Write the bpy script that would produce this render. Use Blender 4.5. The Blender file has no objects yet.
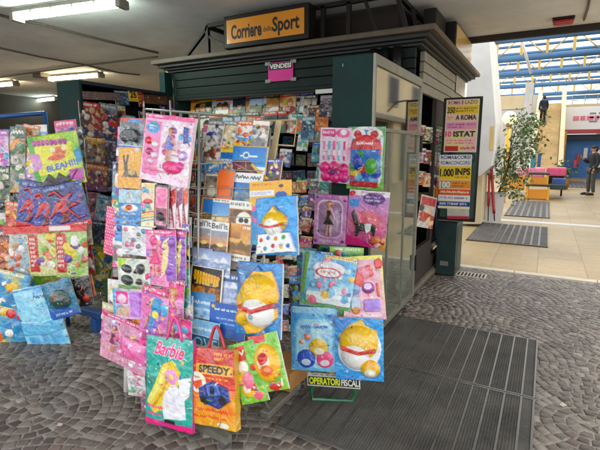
import bpy, bmesh, math, random
import numpy as np
from mathutils import Vector, Matrix
random.seed(7)
scn = bpy.context.scene
COL = scn.collection
PI = math.pi

# ------------------------------------------------------------------ camera geometry (600x450 photo pixels)
F, HZ, CAMZ = 445.0, 150.0, 1.6
PITCH = math.atan(75/F)
YAW = math.atan(248/(F*math.cos(PITCH)+75*math.sin(PITCH)))
CAM = Vector((0, 0, CAMZ))
FWD = Vector((-math.sin(YAW)*math.cos(PITCH), math.cos(YAW)*math.cos(PITCH), -math.sin(PITCH)))
RGT = Vector((math.cos(YAW), math.sin(YAW), 0))
UPV = RGT.cross(FWD)
def ray(px, py): return RGT*((px-300)/F) + UPV*(-(py-225)/F) + FWD
def proj(P):
    d = Vector(P)-CAM; z = d.dot(FWD)
    return Vector((300+F*d.dot(RGT)/z, 225-F*d.dot(UPV)/z))
def onplane(px, py, p0, n):
    d = ray(px, py); return CAM + d*((Vector(p0)-CAM).dot(n)/d.dot(n))
def AY(px, py, Y): return onplane(px, py, (0, Y, 0), Vector((0, 1, 0)))
def AX(px, py, X): return onplane(px, py, (X, 0, 0), Vector((1, 0, 0)))
def AZ(px, py, Z=0): return onplane(px, py, (0, 0, Z), Vector((0, 0, 1)))
class Plane:
    """a display face of a rack or wall: right axis turned DEG from +X, leaning back LEAN degrees"""
    def __init__(s, p, deg=0, lean=0):
        a, l = math.radians(deg), math.radians(lean)
        s.p = Vector(p); s.r = Vector((math.cos(a), math.sin(a), 0))
        back = Vector((-math.sin(a), math.cos(a), 0))
        s.u = Vector((0, 0, 1))*math.cos(l) + back*math.sin(l)
        s.n = s.r.cross(s.u)                      # towards the viewer

# ------------------------------------------------------------------ colour
def lin(c):
    if isinstance(c, str):
        c = c.lstrip('#'); c = [int(c[i:i+2], 16)/255 for i in (0, 2, 4)]
    return tuple(x/12.92 if x <= .04045 else ((x+.055)/1.055)**2.4 for x in c[:3])
def L4(c): return (*lin(c), 1)

# ------------------------------------------------------------------ materials
M = {}
def mat(name, col='#808080', rough=.6, metal=0, noise=None, bump=None, coat=0, emit=None, spec=.5):
    """noise=(scale, amount): real mottling of the surface; bump=(scale, strength)"""
    if name in M: return M[name]
    m = bpy.data.materials.new(name); m.use_nodes = True; nt = m.node_tree; b = nt.nodes['Principled BSDF']
    b.inputs['Base Color'].default_value = L4(col); b.inputs['Roughness'].default_value = rough
    b.inputs['Metallic'].default_value = metal; b.inputs['Coat Weight'].default_value = coat
    b.inputs['Coat Roughness'].default_value = .12; b.inputs['Specular IOR Level'].default_value = spec
    tc = nt.nodes.new('ShaderNodeTexCoord')
    if noise:
        n = nt.nodes.new('ShaderNodeTexNoise'); n.inputs['Scale'].default_value = noise[0]; n.inputs['Detail'].default_value = 6
        n.inputs['Roughness'].default_value = .65
        nt.links.new(tc.outputs['Object'], n.inputs['Vector'])
        r = nt.nodes.new('ShaderNodeMapRange'); r.inputs[1].default_value = .3; r.inputs[2].default_value = .7
        r.inputs[3].default_value = 1-noise[1]; r.inputs[4].default_value = 1+noise[1]*.5
        nt.links.new(n.outputs['Fac'], r.inputs[0])
        v = nt.nodes.new('ShaderNodeMixRGB'); v.blend_type = 'MULTIPLY'; v.inputs[0].default_value = 1
        v.inputs[1].default_value = L4(col); nt.links.new(r.outputs[0], v.inputs[2]); nt.links.new(v.outputs[0], b.inputs['Base Color'])
        r2 = nt.nodes.new('ShaderNodeMapRange'); r2.inputs[3].default_value = max(0, rough-.1); r2.inputs[4].default_value = min(1, rough+.12)
        nt.links.new(n.outputs['Fac'], r2.inputs[0]); nt.links.new(r2.outputs[0], b.inputs['Roughness'])
    if bump:
        n2 = nt.nodes.new('ShaderNodeTexNoise'); n2.inputs['Scale'].default_value = bump[0]; n2.inputs['Detail'].default_value = 5
        nt.links.new(tc.outputs['Object'], n2.inputs['Vector'])
        bp = nt.nodes.new('ShaderNodeBump'); bp.inputs['Strength'].default_value = bump[1]; bp.inputs['Distance'].default_value = .02
        nt.links.new(n2.outputs['Fac'], bp.inputs['Height']); nt.links.new(bp.outputs[0], b.inputs['Normal'])
    if emit:
        b.inputs['Emission Color'].default_value = L4(emit[0]); b.inputs['Emission Strength'].default_value = emit[1]
    M[name] = m; return m
def print_mat(name, rough, coat, wr=None, coatrough=.1):
    """printed surface: colours from the mesh's own print; wr = wrinkled clear film over it"""
    m = bpy.data.materials.new(name); m.use_nodes = True; nt = m.node_tree; b = nt.nodes['Principled BSDF']
    a = nt.nodes.new('ShaderNodeVertexColor'); a.layer_name = 'Col'; nt.links.new(a.outputs[0], b.inputs['Base Color'])
    b.inputs['Roughness'].default_value = rough; b.inputs['Coat Weight'].default_value = coat; b.inputs['Coat Roughness'].default_value = coatrough
    if wr:
        tc = nt.nodes.new('ShaderNodeTexCoord'); oi = nt.nodes.new('ShaderNodeObjectInfo')
        ad = nt.nodes.new('ShaderNodeVectorMath'); ad.operation = 'ADD'; nt.links.new(tc.outputs['Object'], ad.inputs[0])
        sc = nt.nodes.new('ShaderNodeMath'); sc.operation = 'MULTIPLY'; sc.inputs[1].default_value = 50; nt.links.new(oi.outputs['Random'], sc.inputs[0])
        nt.links.new(sc.outputs[0], ad.inputs[1])
        n = nt.nodes.new('ShaderNodeTexNoise'); n.inputs['Scale'].default_value = wr[0]; n.inputs['Detail'].default_value = 3; n.inputs['Distortion'].default_value = 1.2
        nt.links.new(ad.outputs[0], n.inputs['Vector'])
        bp = nt.nodes.new('ShaderNodeBump'); bp.inputs['Strength'].default_value = wr[1]; bp.inputs['Distance'].default_value = .03
        nt.links.new(n.outputs['Fac'], bp.inputs['Height']); nt.links.new(bp.outputs[0], b.inputs['Coat Normal'])
        bp2 = nt.nodes.new('ShaderNodeBump'); bp2.inputs['Strength'].default_value = wr[1]*.12; bp2.inputs['Distance'].default_value = .03
        nt.links.new(n.outputs['Fac'], bp2.inputs['Height']); nt.links.new(bp2.outputs[0], b.inputs['Normal'])
    M[name] = m; return m
print_mat('paper', .4, .35, (9, .1), .18)
print_mat('film', .36, 1, (10, .95), .05)
print_mat('matte_print', .6, 0)

# ------------------------------------------------------------------ tagging and parts
def tag(o, label=None, cat=None, group=None, kind=None):
    for k, v in (('label', label), ('category', cat), ('group', group), ('kind', kind)):
        if v: o[k] = v
    return o
def empty(name, loc=(0, 0, 0), label=None, cat=None, group=None):
    o = bpy.data.objects.new(name, None); COL.objects.link(o); o.location = loc; o.empty_display_size = .05
    return tag(o, label, cat, group)
def link(name, me, m=None, parent=None, loc=None):
    o = bpy.data.objects.new(name, me); COL.objects.link(o)
    if m is not None: me.materials.append(M[m] if isinstance(m, str) else m)
    if parent is not None: o.parent = parent
    if loc is not None: o.location = loc
    return o
class MB:
    """collects shapes (world or thing-local coordinates) into ONE mesh"""
    def __init__(s): s.v, s.f, s.sm, s.c = [], [], [], []
    def add(s, vs, fs, smooth=False, col=None):
        o = len(s.v); s.v += [tuple(p) for p in vs]; s.f += [tuple(i+o for i in f) for f in fs]
        s.sm += [smooth]*len(fs); s.c += [col]*len(vs); return s
    def box(s, a, b, bev=0, col=None):
        (x0, y0, z0), (x1, y1, z1) = [min(p, q) for p, q in zip(a, b)], [max(p, q) for p, q in zip(a, b)]
        if bev <= 0:
            return s.add([(x, y, z) for z in (z0, z1) for y in (y0, y1) for x in (x0, x1)],
                  [(0, 2, 3, 1), (4, 5, 7, 6), (0, 1, 5, 4), (2, 6, 7, 3), (0, 4, 6, 2), (1, 3, 7, 5)], False, col)
        bm = bmesh.new(); bmesh.ops.create_cube(bm, size=1)
        for v in bm.verts: v.co = Vector(((x0+x1)/2+v.co.x*(x1-x0), (y0+y1)/2+v.co.y*(y1-y0), (z0+z1)/2+v.co.z*(z1-z0)))
        bmesh.ops.bevel(bm, geom=bm.edges[:], offset=min(bev, .45*min(x1-x0, y1-y0, z1-z0)), segments=2, affect='EDGES', profile=.6)
        bm.verts.index_update(); s.add([v.co for v in bm.verts], [[v.index for v in f.verts] for f in bm.faces], False, col); bm.free(); return s
    def tube(s, pts, r, n=7, closed=False, col=None, r2=None):
        pts = [Vector(p) for p in pts]; N = len(pts); vs, fs = [], []; prev = None
        for i, p in enumerate(pts):
            a = pts[(i-1) % N] if (i or closed) else p; b = pts[(i+1) % N] if (i < N-1 or closed) else p
            t = (b-a).normalized() if (b-a).length > 1e-9 else Vector((0, 0, 1))
            ref = prev if prev is not None else (Vector((0, 0, 1)) if abs(t.z) < .9 else Vector((1, 0, 0)))
            x = (ref - t*ref.dot(t)); x = x.normalized() if x.length > 1e-6 else t.orthogonal().normalized(); y = t.cross(x); prev = x
            rr = r if r2 is None else r+(r2-r)*i/max(1, N-1)
            vs += [p + x*(rr*math.cos(2*PI*k/n)) + y*(rr*math.sin(2*PI*k/n)) for k in range(n)]
        for i in range(N if closed else N-1):
            for k in range(n):
                j = (i+1) % N; fs.append((i*n+k, i*n+(k+1) % n, j*n+(k+1) % n, j*n+k))
        s.add(vs, fs, True, col)
        if not closed: o = len(s.v)-len(vs); s.f += [tuple(o+k for k in reversed(range(n))), tuple(o+(N-1)*n+k for k in range(n))]; s.sm += [False]*2
        return s
    def prism(s, poly, d, col=None):
        """poly: 3-D points of one face; d: extrusion vector"""
        n = len(poly); d = Vector(d); P = [Vector(p) for p in poly]
        return s.add(P+[p+d for p in P], [tuple(range(n)), tuple(reversed(range(n, 2*n)))]+[(i, i+n, (i+1) % n+n, (i+1) % n) for i in range(n)], False, col)
    def ball(s, c, rx, ry=None, rz=None, nu=14, nv=9, col=None):
        ry = ry or rx; rz = rz or rx; c = Vector(c); vs = [c+Vector((0, 0, rz))]
        for j in range(1, nv):
            for i in range(nu):
                a, b = PI*j/nv, 2*PI*i/nu; vs.append(c+Vector((rx*math.sin(a)*math.cos(b), ry*math.sin(a)*math.sin(b), rz*math.cos(a))))
        vs.append(c-Vector((0, 0, rz))); fs = [(0, 1+i, 1+(i+1) % nu) for i in range(nu)]
        for j in range(nv-2):
            for i in range(nu): fs.append((1+j*nu+i, 1+(j+1)*nu+i, 1+(j+1)*nu+(i+1) % nu, 1+j*nu+(i+1) % nu))
        e = len(vs)-1; b = 1+(nv-2)*nu; fs += [(e, b+(i+1) % nu, b+i) for i in range(nu)]
        return s.add(vs, fs, True, col)
    def build(s, name, m, parent=None, loc=None, fixn=True):
        me = bpy.data.meshes.new(name); me.from_pydata(s.v, [], s.f)
        if fixn:
            bm = bmesh.new(); bm.from_mesh(me); bmesh.ops.recalc_face_normals(bm, faces=bm.faces[:]); bm.to_mesh(me); bm.free()
        me.polygons.foreach_set('use_smooth', s.sm)
        if any(c is not None for c in s.c):
            ca = me.color_attributes.new('Col', 'FLOAT_COLOR', 'POINT')
            ca.data.foreach_set('color', np.array([(*lin(c or '#888888'), 1) for c in s.c], np.float32).ravel())
        return link(name, me, m, parent, loc)

# ------------------------------------------------------------------ lettering
_tx = {}
def text_mesh(t, bold=0.0, spacing=1.0, shear=0.0):
    """flat triangles of the built-in font for t: points, triangles, width, height"""
    k = (t, bold, spacing, shear)
    if k not in _tx:
        cu = bpy.data.curves.new('lettering', 'FONT'); cu.body = t; cu.size = 1; cu.offset = bold; cu.space_character = spacing; cu.shear = shear; cu.resolution_u = 3
        o = bpy.data.objects.new('lettering', cu); COL.objects.link(o); dg = bpy.context.evaluated_depsgraph_get(); dg.update()
        me = o.evaluated_get(dg).to_mesh(); me.calc_loop_triangles()
        v = np.array([p.co[:2] for p in me.vertices], float).reshape(-1, 2); tr = np.array([q.vertices[:] for q in me.loop_triangles], int).reshape(-1, 3)
        o.evaluated_get(dg).to_mesh_clear(); bpy.data.objects.remove(o); bpy.data.curves.remove(cu)
        lo, hi = v.min(0), v.max(0); _tx[k] = (v-lo, tr, hi[0]-lo[0], hi[1]-lo[1])
    return _tx[k]
def letters(mb, t, p, r, u, w, h, depth=.003, bold=0.0, shear=0.0, col=None, spacing=1.0):
    """raised letters: centred on p, axes r and u, fitted to w x h"""
    v, tr, tw, th = text_mesh(t, bold, spacing, shear); p, r, u = Vector(p), Vector(r), Vector(u); n = r.cross(u).normalized()
    P = [p + r*((x/tw-.5)*w) + u*((y/th-.5)*h) + n*depth for x, y in v]
    mb.add(P, [tuple(int(i) for i in q) for q in tr], False, col); return mb

# ------------------------------------------------------------------ printed covers, painted into a fine vertex grid
class Art:
    SS = 2
    def __init__(s, nx, ny, bg='#ffffff', seed=0):
        s.nx, s.ny = nx, ny; s.W, s.H = nx*s.SS, ny*s.SS
        s.im = np.zeros((s.H, s.W, 3)); s.im[:] = lin(bg); s.ht = np.zeros((s.H, s.W)); s.rng = random.Random(seed)
        s.Y, s.X = np.mgrid[0:s.H, 0:s.W].astype(float); s.X = (s.X+.5)/s.W; s.Y = (s.Y+.5)/s.H; s.asp = nx/ny
    def put(s, m, col, hh=0, al=1):
        if callable(col): c = col(s.X, s.Y); s.im[m] = c[m]
        else:
            c = np.array(lin(col)); s.im[m] = s.im[m]*(1-al)+c*al
        if hh: s.ht[m] = np.maximum(s.ht[m], hh)
        return s
    def rect(s, x0, y0, x1, y1, col, hh=0, al=1): return s.put((s.X >= x0) & (s.X <= x1) & (s.Y >= y0) & (s.Y <= y1), col, hh, al)
    def rrect(s, x0, y0, x1, y1, col, rad=.04, hh=0, al=1):
        a = s.asp; cx, cy = (x0+x1)/2, (y0+y1)/2
        dx = np.maximum(np.abs(s.X-cx)*a-((x1-x0)/2*a-rad), 0); dy = np.maximum(np.abs(s.Y-cy)-((y1-y0)/2-rad), 0)
        return s.put(dx*dx+dy*dy <= rad*rad, col, hh, al)
    def ell(s, cx, cy, rx, ry, col, rot=0, hh=0, al=1):
        dx, dy = (s.X-cx)*s.asp, s.Y-cy; c, q = math.cos(rot), math.sin(rot)
        u, v = dx*c+dy*q, -dx*q+dy*c; d = (u/(rx*s.asp))**2+(v/ry)**2; m = d <= 1
        s.put(m, col, 0, al)
        if hh: s.ht[m] = np.maximum(s.ht[m], (hh*np.sqrt(np.maximum(0, 1-d)))[m])
        return s
    def poly(s, pts, col, hh=0, al=1):
        m = np.zeros((s.H, s.W), bool); n = len(pts)
        for i in range(n):
            (x0, y0), (x1, y1) = pts[i], pts[(i+1) % n]
            if y0 == y1: continue
            m ^= ((s.Y >= y0) != (s.Y >= y1)) & (s.X < x0+(s.Y-y0)*(x1-x0)/(y1-y0))
        return s.put(m, col, hh, al)
    def line(s, pts, w, col, hh=0):
        m = np.zeros((s.H, s.W), bool); a = s.asp
        for (x0, y0), (x1, y1) in zip(pts, pts[1:]):
            x0, x1 = x0*a, x1*a; L = max(1e-9, (x1-x0)**2+(y1-y0)**2)
            t = np.clip(((s.X*a-x0)*(x1-x0)+(s.Y-y0)*(y1-y0))/L, 0, 1)
            m |= (s.X*a-x0-t*(x1-x0))**2+(s.Y-y0-t*(y1-y0))**2 <= w*w/4
        return s.put(m, col, hh)
    def grad(s, x0, y0, x1, y1, c0, c1, horiz=False):
        m = (s.X >= x0) & (s.X <= x1) & (s.Y >= y0) & (s.Y <= y1)
        t = ((s.X-x0)/(x1-x0) if horiz else (s.Y-y0)/(y1-y0))[m][:, None]; s.im[m] = np.array(lin(c0))*(1-t)+np.array(lin(c1))*t; return s
    def text(s, t, cx, cy, w, h, col, rot=0, bold=0.0, shear=0.0, out=None, ow=.05, arc=0, hh=0):
        if out: s.text(t, cx, cy, w*(1+ow*.8), h*(1+ow*2), out, rot, bold+ow, shear, None, 0, arc)
        v, tr, tw, th = text_mesh(t, bold, 1.0, shear); c, q = math.cos(rot), math.sin(rot)
        X = (v[:, 0]/tw-.5)*w*s.asp; Y = (.5-v[:, 1]/th)*h
        if arc: Y = Y + arc*((2*(v[:, 0]/tw-.5))**2)
        P = np.stack([(cx*s.asp+X*c-Y*q)*s.H, (cy+X*q+Y*c)*s.H], 1); m = np.zeros((s.H, s.W), bool)
        for T in P[tr]:
            x0, x1 = int(max(0, math.floor(T[:, 0].min()))), int(min(s.W, math.ceil(T[:, 0].max())+1)); y0, y1 = int(max(0, math.floor(T[:, 1].min()))), int(min(s.H, math.ceil(T[:, 1].max())+1))
            if x0 >= x1 or y0 >= y1: continue
            gx = np.arange(x0, x1)[None]+.5; gy = np.arange(y0, y1)[:, None]+.5; (ax, ay), (bx, by), (ex, ey) = T
            d1 = (bx-ax)*(gy-ay)-(by-ay)*(gx-ax); d2 = (ex-bx)*(gy-by)-(ey-by)*(gx-bx); d3 = (ax-ex)*(gy-ey)-(ay-ey)*(gx-ex)
            m[y0:y1, x0:x1] |= ((d1 >= 0) & (d2 >= 0) & (d3 >= 0)) | ((d1 <= 0) & (d2 <= 0) & (d3 <= 0))
        return s.put(m, col, hh)
    def bars(s, x0, y0, x1, y1, col, rows=1, fill=.65, rot=0):
        """lines of print too small to read"""
        R = s.rng; a = s.asp; rh = (y1-y0)/rows
        if rh*fill*s.H > 11:                                   # a flowing illegible title
            for k in range(rows):
                x = x0+.01; end = x1 if rows == 1 else x0+(x1-x0)*R.uniform(.6, 1); t, bt = y0+k*rh+rh*.1, y0+k*rh+rh*(.1+fill)
                while x < end-.04:
                    w_ = min(end-x, R.uniform(1.8, 3.6)*rh*fill/a); n = max(4, int(w_*a/(rh*fill)*3.4)); P = [(x+w_*(i+R.uniform(-.25, .25))/n, (t+(bt-t)*R.uniform(0, .35)) if i % 2 else (bt-(bt-t)*R.uniform(0, .3))) for i in range(n+1)]
                    s.line(P, rh*fill*.24, col); x += w_+rh*fill*.35/a
            return s
        for k in range(rows):
            x = x0; end = x1 if k < rows-1 or rows == 1 else x0+(x1-x0)*R.uniform(.5, 1); t, bt = y0+k*rh+rh*.08, y0+k*rh+rh*(fill+.1); h = bt-t
            lw = max(h*.2, 1.0/s.H)
            cw = h*.62/a; n = R.randint(3, 8)
            while x+cw < end:
                if n == 0: x += cw*.8; n = R.randint(2, 8); continue
                n -= 1; q = R.randint(0, 5); tt = t+(0 if q in (1, 4) else h*.12); v = lw/a
                if q in (0, 3): s.ell(x+cw/2, (tt+bt)/2, cw*.46, (bt-tt)/2, col); s.ell(x+cw/2, (tt+bt)/2, cw*.46-v, max(0.001, (bt-tt)/2-lw), s._bgat(x+cw/2, t)) if h*s.H > 7 else None
                else:
                    s.rect(x, tt, x+v, bt, col)
                    if q in (2, 5): s.rect(x+cw-v*1.6, tt, x+cw-v*.6, bt, col)
                    if q in (1, 2, 4): s.rect(x, tt, x+cw*.8, tt+lw, col)
                    if q in (4, 5): s.rect(x, (tt+bt)/2-lw/2, x+cw*.8, (tt+bt)/2+lw/2, col)
                x += cw*1.12
        return s
    def _bgat(s, x, y):
        i, j = min(s.H-1, max(0, int(y*s.H)-1)), min(s.W-1, max(0, int(x*s.W))); c = s.im[i, j]
        return '#%02x%02x%02x' % tuple(int(255*min(1, max(0, (12.92*v if v < .0031 else 1.055*v**(1/2.4)-.055)))) for v in c)
    def blobs(s, n, cols, x0=0, y0=0, x1=1, y1=1, r=(.03, .09), hh=0):
        R = s.rng
        for _ in range(n):
            k = R.random(); cx, cy = R.uniform(x0, x1), R.uniform(y0, y1); rr = R.uniform(*r); c = R.choice(cols); h = hh*R.uniform(.5, 1)
            if k < .45: s.ell(cx, cy, rr/s.asp*R.uniform(.6, 1.4), rr, c, R.uniform(0, 3), h)
            elif k < .8: s.poly([(cx+rr/s.asp*math.cos(a)*R.uniform(.5, 1.2), cy+rr*math.sin(a)*R.uniform(.5, 1.2)) for a in [i*PI/3 for i in range(6)]], c, h)
            else: s.line([(cx, cy), (cx+R.uniform(-2, 2)*rr/s.asp, cy+R.uniform(-2, 2)*rr)], rr*.35, c, h*.7)
        return s
    def mottle(s, x0, y0, x1, y1, cols, scale=6, ang=0, stretch=1, oct=3, yw=0):
        """a printed photograph's colour variation between the given colours"""
        m = (s.X >= x0) & (s.X <= x1) & (s.Y >= y0) & (s.Y <= y1); sd = s.rng.random()*100
        f = np.zeros_like(s.X); amp = 1
        for k in range(oct):
            f += amp*vnoise((s.X*s.asp*math.cos(ang)+s.Y*math.sin(ang))*scale*2**k+sd, (-s.X*s.asp*math.sin(ang)+s.Y*math.cos(ang))*scale*stretch*2**k+sd*1.7); amp *= .55
        f = (f-f.min())/(np.ptp(f)+1e-9)
        if yw: f = np.clip(f*(1-yw)+yw*(s.Y-y0)/(y1-y0), 0, 1)
        t = f*(len(cols)-1); i = np.clip(t.astype(int), 0, len(cols)-2); q = (t-i)[..., None]; C = np.array([lin(c) for c in cols])
        s.im[m] = (C[i]*(1-q)+C[i+1]*q)[m]; return s
    def portrait(s, cx, cy, h, skin, hair, top, longhair=True):
        """a head-and-shoulders photograph of somebody"""
        a = s.asp; w = h/a
        if longhair: s.ell(cx, cy-.05*h, .3*w, .42*h, hair)
        s.ell(cx, cy+.62*h, .55*w, .36*h, top); s.rect(cx-.09*w, cy+.1*h, cx+.09*w, cy+.32*h, skin); s.ell(cx, cy, .19*w, .27*h, skin)
        s.ell(cx, cy-.2*h, .22*w, .15*h, hair)
        for d in (-1, 1): s.ell(cx+d*.08*w, cy-.01*h, .025*w, .018*h, '#2a1a14')
        s.ell(cx, cy+.13*h, .06*w, .02*h, '#a83c3c'); return s
    def busy(s, amt=.16, n=0):
        """fine print all over: small type, specks and tone changes of the printed picture"""
        R = s.rng; f = vnoise(s.X*s.asp*26+R.random()*50, s.Y*26+R.random()*50)*.6+vnoise(s.X*s.asp*60+R.random()*50, s.Y*60)*.4
        s.im *= (1+amt*2*(f-.5))[..., None]
        for _ in range(n):
            cx, cy = R.random(), R.random(); c = R.choice(['#f4f0e8', '#2a2428', '#f0c83a', '#d8403a', '#3a78c0', '#e87ab0', '#58a848']); k = R.random(); q = R.uniform(.007, .018)
            if k < .5: s.ell(cx, cy, q/s.asp, q*R.uniform(.6, 1.4), c, 0, 0, .8)
            elif k < .8: s.rect(cx, cy, cx+q*R.uniform(2, 6)/s.asp, cy+q*.8, c, 0, .8)
            else: s.line([(cx, cy), (cx+R.uniform(-.1, .1)/s.asp, cy+R.uniform(-.1, .1))], q*.5, c)
        return s
    def grid(s):
        q = s.SS; g = s.im.mean(2, keepdims=True); s.im = np.clip(g+(s.im-g)*1.05, 0, 1)**1.32; im = s.im.reshape(s.ny, q, s.nx, q, 3).mean((1, 3)); ht = s.ht.reshape(s.ny, q, s.nx, q).mean((1, 3)); return im, ht
_vn = np.random.RandomState(3).rand(64, 64)
def vnoise(x, y):
    xi, yi = np.floor(x).astype(int), np.floor(y).astype(int); fx, fy = x-xi, y-yi; fx = fx*fx*(3-2*fx); fy = fy*fy*(3-2*fy)
    g = lambda a, b: _vn[b % 64, a % 64]
    return (g(xi, yi)*(1-fx)+g(xi+1, yi)*fx)*(1-fy)+(g(xi, yi+1)*(1-fx)+g(xi+1, yi+1)*fx)*fy

def sheet(name, w, h, art, m='paper', parent=None, thick=.004, puff=0, curl=0, wr=0, edge='#d8d4cc', pinch=0, sag=0, seed=0, outline=None):
    """printed face, centred on its own origin, facing local -Y; puff bulges it, wr crumples it, pinch draws in the sides"""
    nx, ny = art.nx, art.ny; im, ht = art.grid(); wr *= .6; puff *= .8
    u = np.linspace(0, 1, nx)[None].repeat(ny, 0); v = np.linspace(0, 1, ny)[:, None].repeat(nx, 1)
    bul = np.sqrt(np.clip(np.sin(PI*u)*np.sin(PI*v), 0, 1)); sd = seed*3.7+len(name)
    n1 = vnoise(u*w*22+sd, v*h*22+sd*2)-.5; n2 = vnoise(u*w*60+sd*3, v*h*48+sd)-.5
    dep = thick/2 + puff*bul + ht + curl*((2*u-1)**2-1)*-1*0 + curl*(1-(2*u-1)**2) + wr*(n1+.5*n2)*(.25+.75*bul)
    x = (u-.5)*w*(1-pinch*np.sin(PI*v)) + (wr*1.2*(vnoise(v*h*25+sd*5, v*0+sd)-.5)); z = (.5-v)*h + wr*1.2*(vnoise(u*w*25+sd*7, u*0+sd)-.5) - sag*np.sin(PI*u)
    y = -dep
    V = np.stack([x, y, z], -1).reshape(-1, 3); C = im.reshape(-1, 3)
    I = np.arange(nx*ny).reshape(ny, nx); Fq = np.stack([I[:-1, :-1], I[1:, :-1], I[1:, 1:], I[:-1, 1:]], -1).reshape(-1, 4)
    ring = np.concatenate([I[0, :], I[1:, -1], I[-1, -2::-1], I[-2:0:-1, 0]]); nr = len(ring); base = len(V)
    B = V[ring].copy(); B[:, 1] = thick/2; back_y = np.minimum(B[:, 1], 0); S = V[ring].copy()
    V = np.concatenate([V, S, B]); ec = np.array(lin(edge)); C = np.concatenate([C, np.tile(ec, (2*nr, 1))])
    k = np.arange(nr); kn = (k+1) % nr
    Fs = np.stack([base+k, base+kn, base+nr+kn, base+nr+k], -1)
    me = bpy.data.meshes.new(name)
    faces = [tuple(q) for q in np.concatenate([Fq, Fs]).tolist()] + [tuple((base+nr+k).tolist())]
    me.from_pydata(V.tolist(), [], faces)
    sm = np.ones(len(faces), bool); sm[len(Fq):] = False; me.polygons.foreach_set('use_smooth', sm)
    ca = me.color_attributes.new('Col', 'FLOAT_COLOR', 'POINT'); ca.data.foreach_set('color', np.concatenate([np.minimum(C, .74), np.ones((len(C), 1))], 1).astype(np.float32).ravel())
    return link(name, me, m, parent)

ITEMS = []; SIZES = {}
def place(o, plane, cx, cy, off=0, ang=None):
    """stand thing o on the plane where the photo pixel (cx, cy) meets it; returns metres per pixel across and up"""
    P = onplane(cx, cy, plane.p + plane.n*off, plane.n); e = .01
    J = [(proj(P+a*e)-proj(P))/e for a in (plane.r, plane.u)]
    if ang is None: a = 0
    else:                                                   # in-plane direction whose picture slope is ang
        d = Vector((math.cos(math.radians(ang)), math.sin(math.radians(ang)))); det = J[0].x*J[1].y-J[1].x*J[0].y
        a = math.atan2((J[0].x*d.y-J[0].y*d.x)/det, (d.x*J[1].y-d.y*J[1].x)/det)
    r = plane.r*math.cos(a)+plane.u*math.sin(a); u = -plane.r*math.sin(a)+plane.u*math.cos(a); n = plane.n
    o.matrix_world = Matrix(((r.x, -n.x, u.x, P.x), (r.y, -n.y, u.y, P.y), (r.z, -n.z, u.z, P.z), (0, 0, 0, 1)))
    return 1/((proj(P+r*e)-proj(P))/e).length, 1/((proj(P+u*e)-proj(P))/e).length
def item(name, label, cat, group, plane, cx, cy, w, h, art, off=0, ang=None, bg='#ffffff', m='paper', dens=1.8, busy=None, **kw):
    """a printed pack, bag or magazine seen about w x h photo pixels large around (cx, cy)"""
    probe = bpy.data.objects.new('probe', None); sx, sy = place(probe, plane, cx, cy, off, ang); mw = probe.matrix_world.copy(); bpy.data.objects.remove(probe)
    nx, ny = max(10, int(w*dens)), max(10, int(h*dens)); A = Art(nx, ny, bg, seed=len(ITEMS)+11)
    art(A); A.busy(*(busy or ((.24, 34 if w*h > 700 else 14) if m == 'film' else (.2, 8 if cat != 'notebook' else 0) if m == 'paper' else (.08, 0)))); o = sheet(name, w*sx, h*sy, A, m, seed=len(ITEMS), **kw); o.matrix_world = mw; tag(o, label, cat, group); ITEMS.append(o)
    SIZES[o.name] = (w*sx, h*sy, plane, off)
    return o
# ------------------------------------------------------------------ more materials
mat('green_paint', '#0a302c', .55, noise=(3, .45), spec=.25, bump=(60, .08))
mat('dark_green', '#17382f', .45, noise=(5, .4))
mat('slat_green', '#0f211b', .55, noise=(2.5, .5), spec=.25)
mat('cornice', '#20231e', .5, noise=(6, .4))
mat('cornice_edge', '#5c5040', .55, noise=(8, .35))
mat('alu', '#8f8d80', .42, metal=.6, noise=(12, .25))
mat('grey_panel', '#8f8a7a', .5, metal=.2, noise=(6, .3))
mat('dark_metal', '#1a1713', .45, metal=.4, noise=(12, .4))
mat('brown_dark', '#2c231b', .7, noise=(3, .4))
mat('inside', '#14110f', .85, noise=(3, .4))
mat('ceiling_paint', '#dcdcda', .85, noise=(.7, .3), bump=(40, .06))
mat('conduit', '#6d655a', .6, noise=(20, .3))
mat('plaster_white', '#c4c2bc', .7, noise=(2.2, .12), bump=(25, .08))
mat('cream', '#cfbd97', .75, noise=(1.2, .14), bump=(20, .1))
mat('cream_stone', '#d6bd8c', .7, noise=(2.5, .25))
mat('wire_white', '#a3a098', .35, metal=.35)
mat('wire_green', '#1c6a40', .35, noise=(30, .25), coat=.3)
mat('wire_dark', '#4b4a46', .4, metal=.6)
mat('blue_paint', '#1c4e8e', .4, coat=.2, noise=(6, .25))
mat('wood', '#8a6a44', .6, noise=(14, .35))
mat('pale_wood', '#c9b58a', .6, noise=(14, .2))
mat('rubber', '#595651', .8, noise=(3.2, .5), bump=(120, .4))
mat('mat_strip', '#7d7b76', .4, metal=.8, noise=(10, .3))
mat('lining_grey', '#8a9180', .6, noise=(3, .25)); mat('white_plastic', '#dcdad4', .4, noise=(6, .08))
mat('red_plastic', '#a5161c', .35, coat=.3)
mat('yellow_paint', '#dca31a', .4, noise=(5, .2))
mat('beam_blue', '#3f6c96', .5, noise=(.8, .25))
mat('beam_yellow', '#c9a24a', .5, noise=(1.5, .2))
mat('tube_lit', '#eaf2ec', .4, emit=('#dcf0e2', 28.0))
mat('tube_lit_warm', '#f2ead0', .4, emit=('#ffe6b8', 28.0))
mat('lamp_body', '#8d8a80', .5, noise=(8, .2))
mat('globe', '#ecdca0', .3, emit=('#ffeaa8', .5))
mat('cardboard', '#a8763c', .7, noise=(6, .25))
mat('bin_green', '#16302d', .4, noise=(7, .35), coat=.2)
mat('skin', '#a87a5c', .55); mat('hair', '#241c16', .7, noise=(80, .3))
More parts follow.
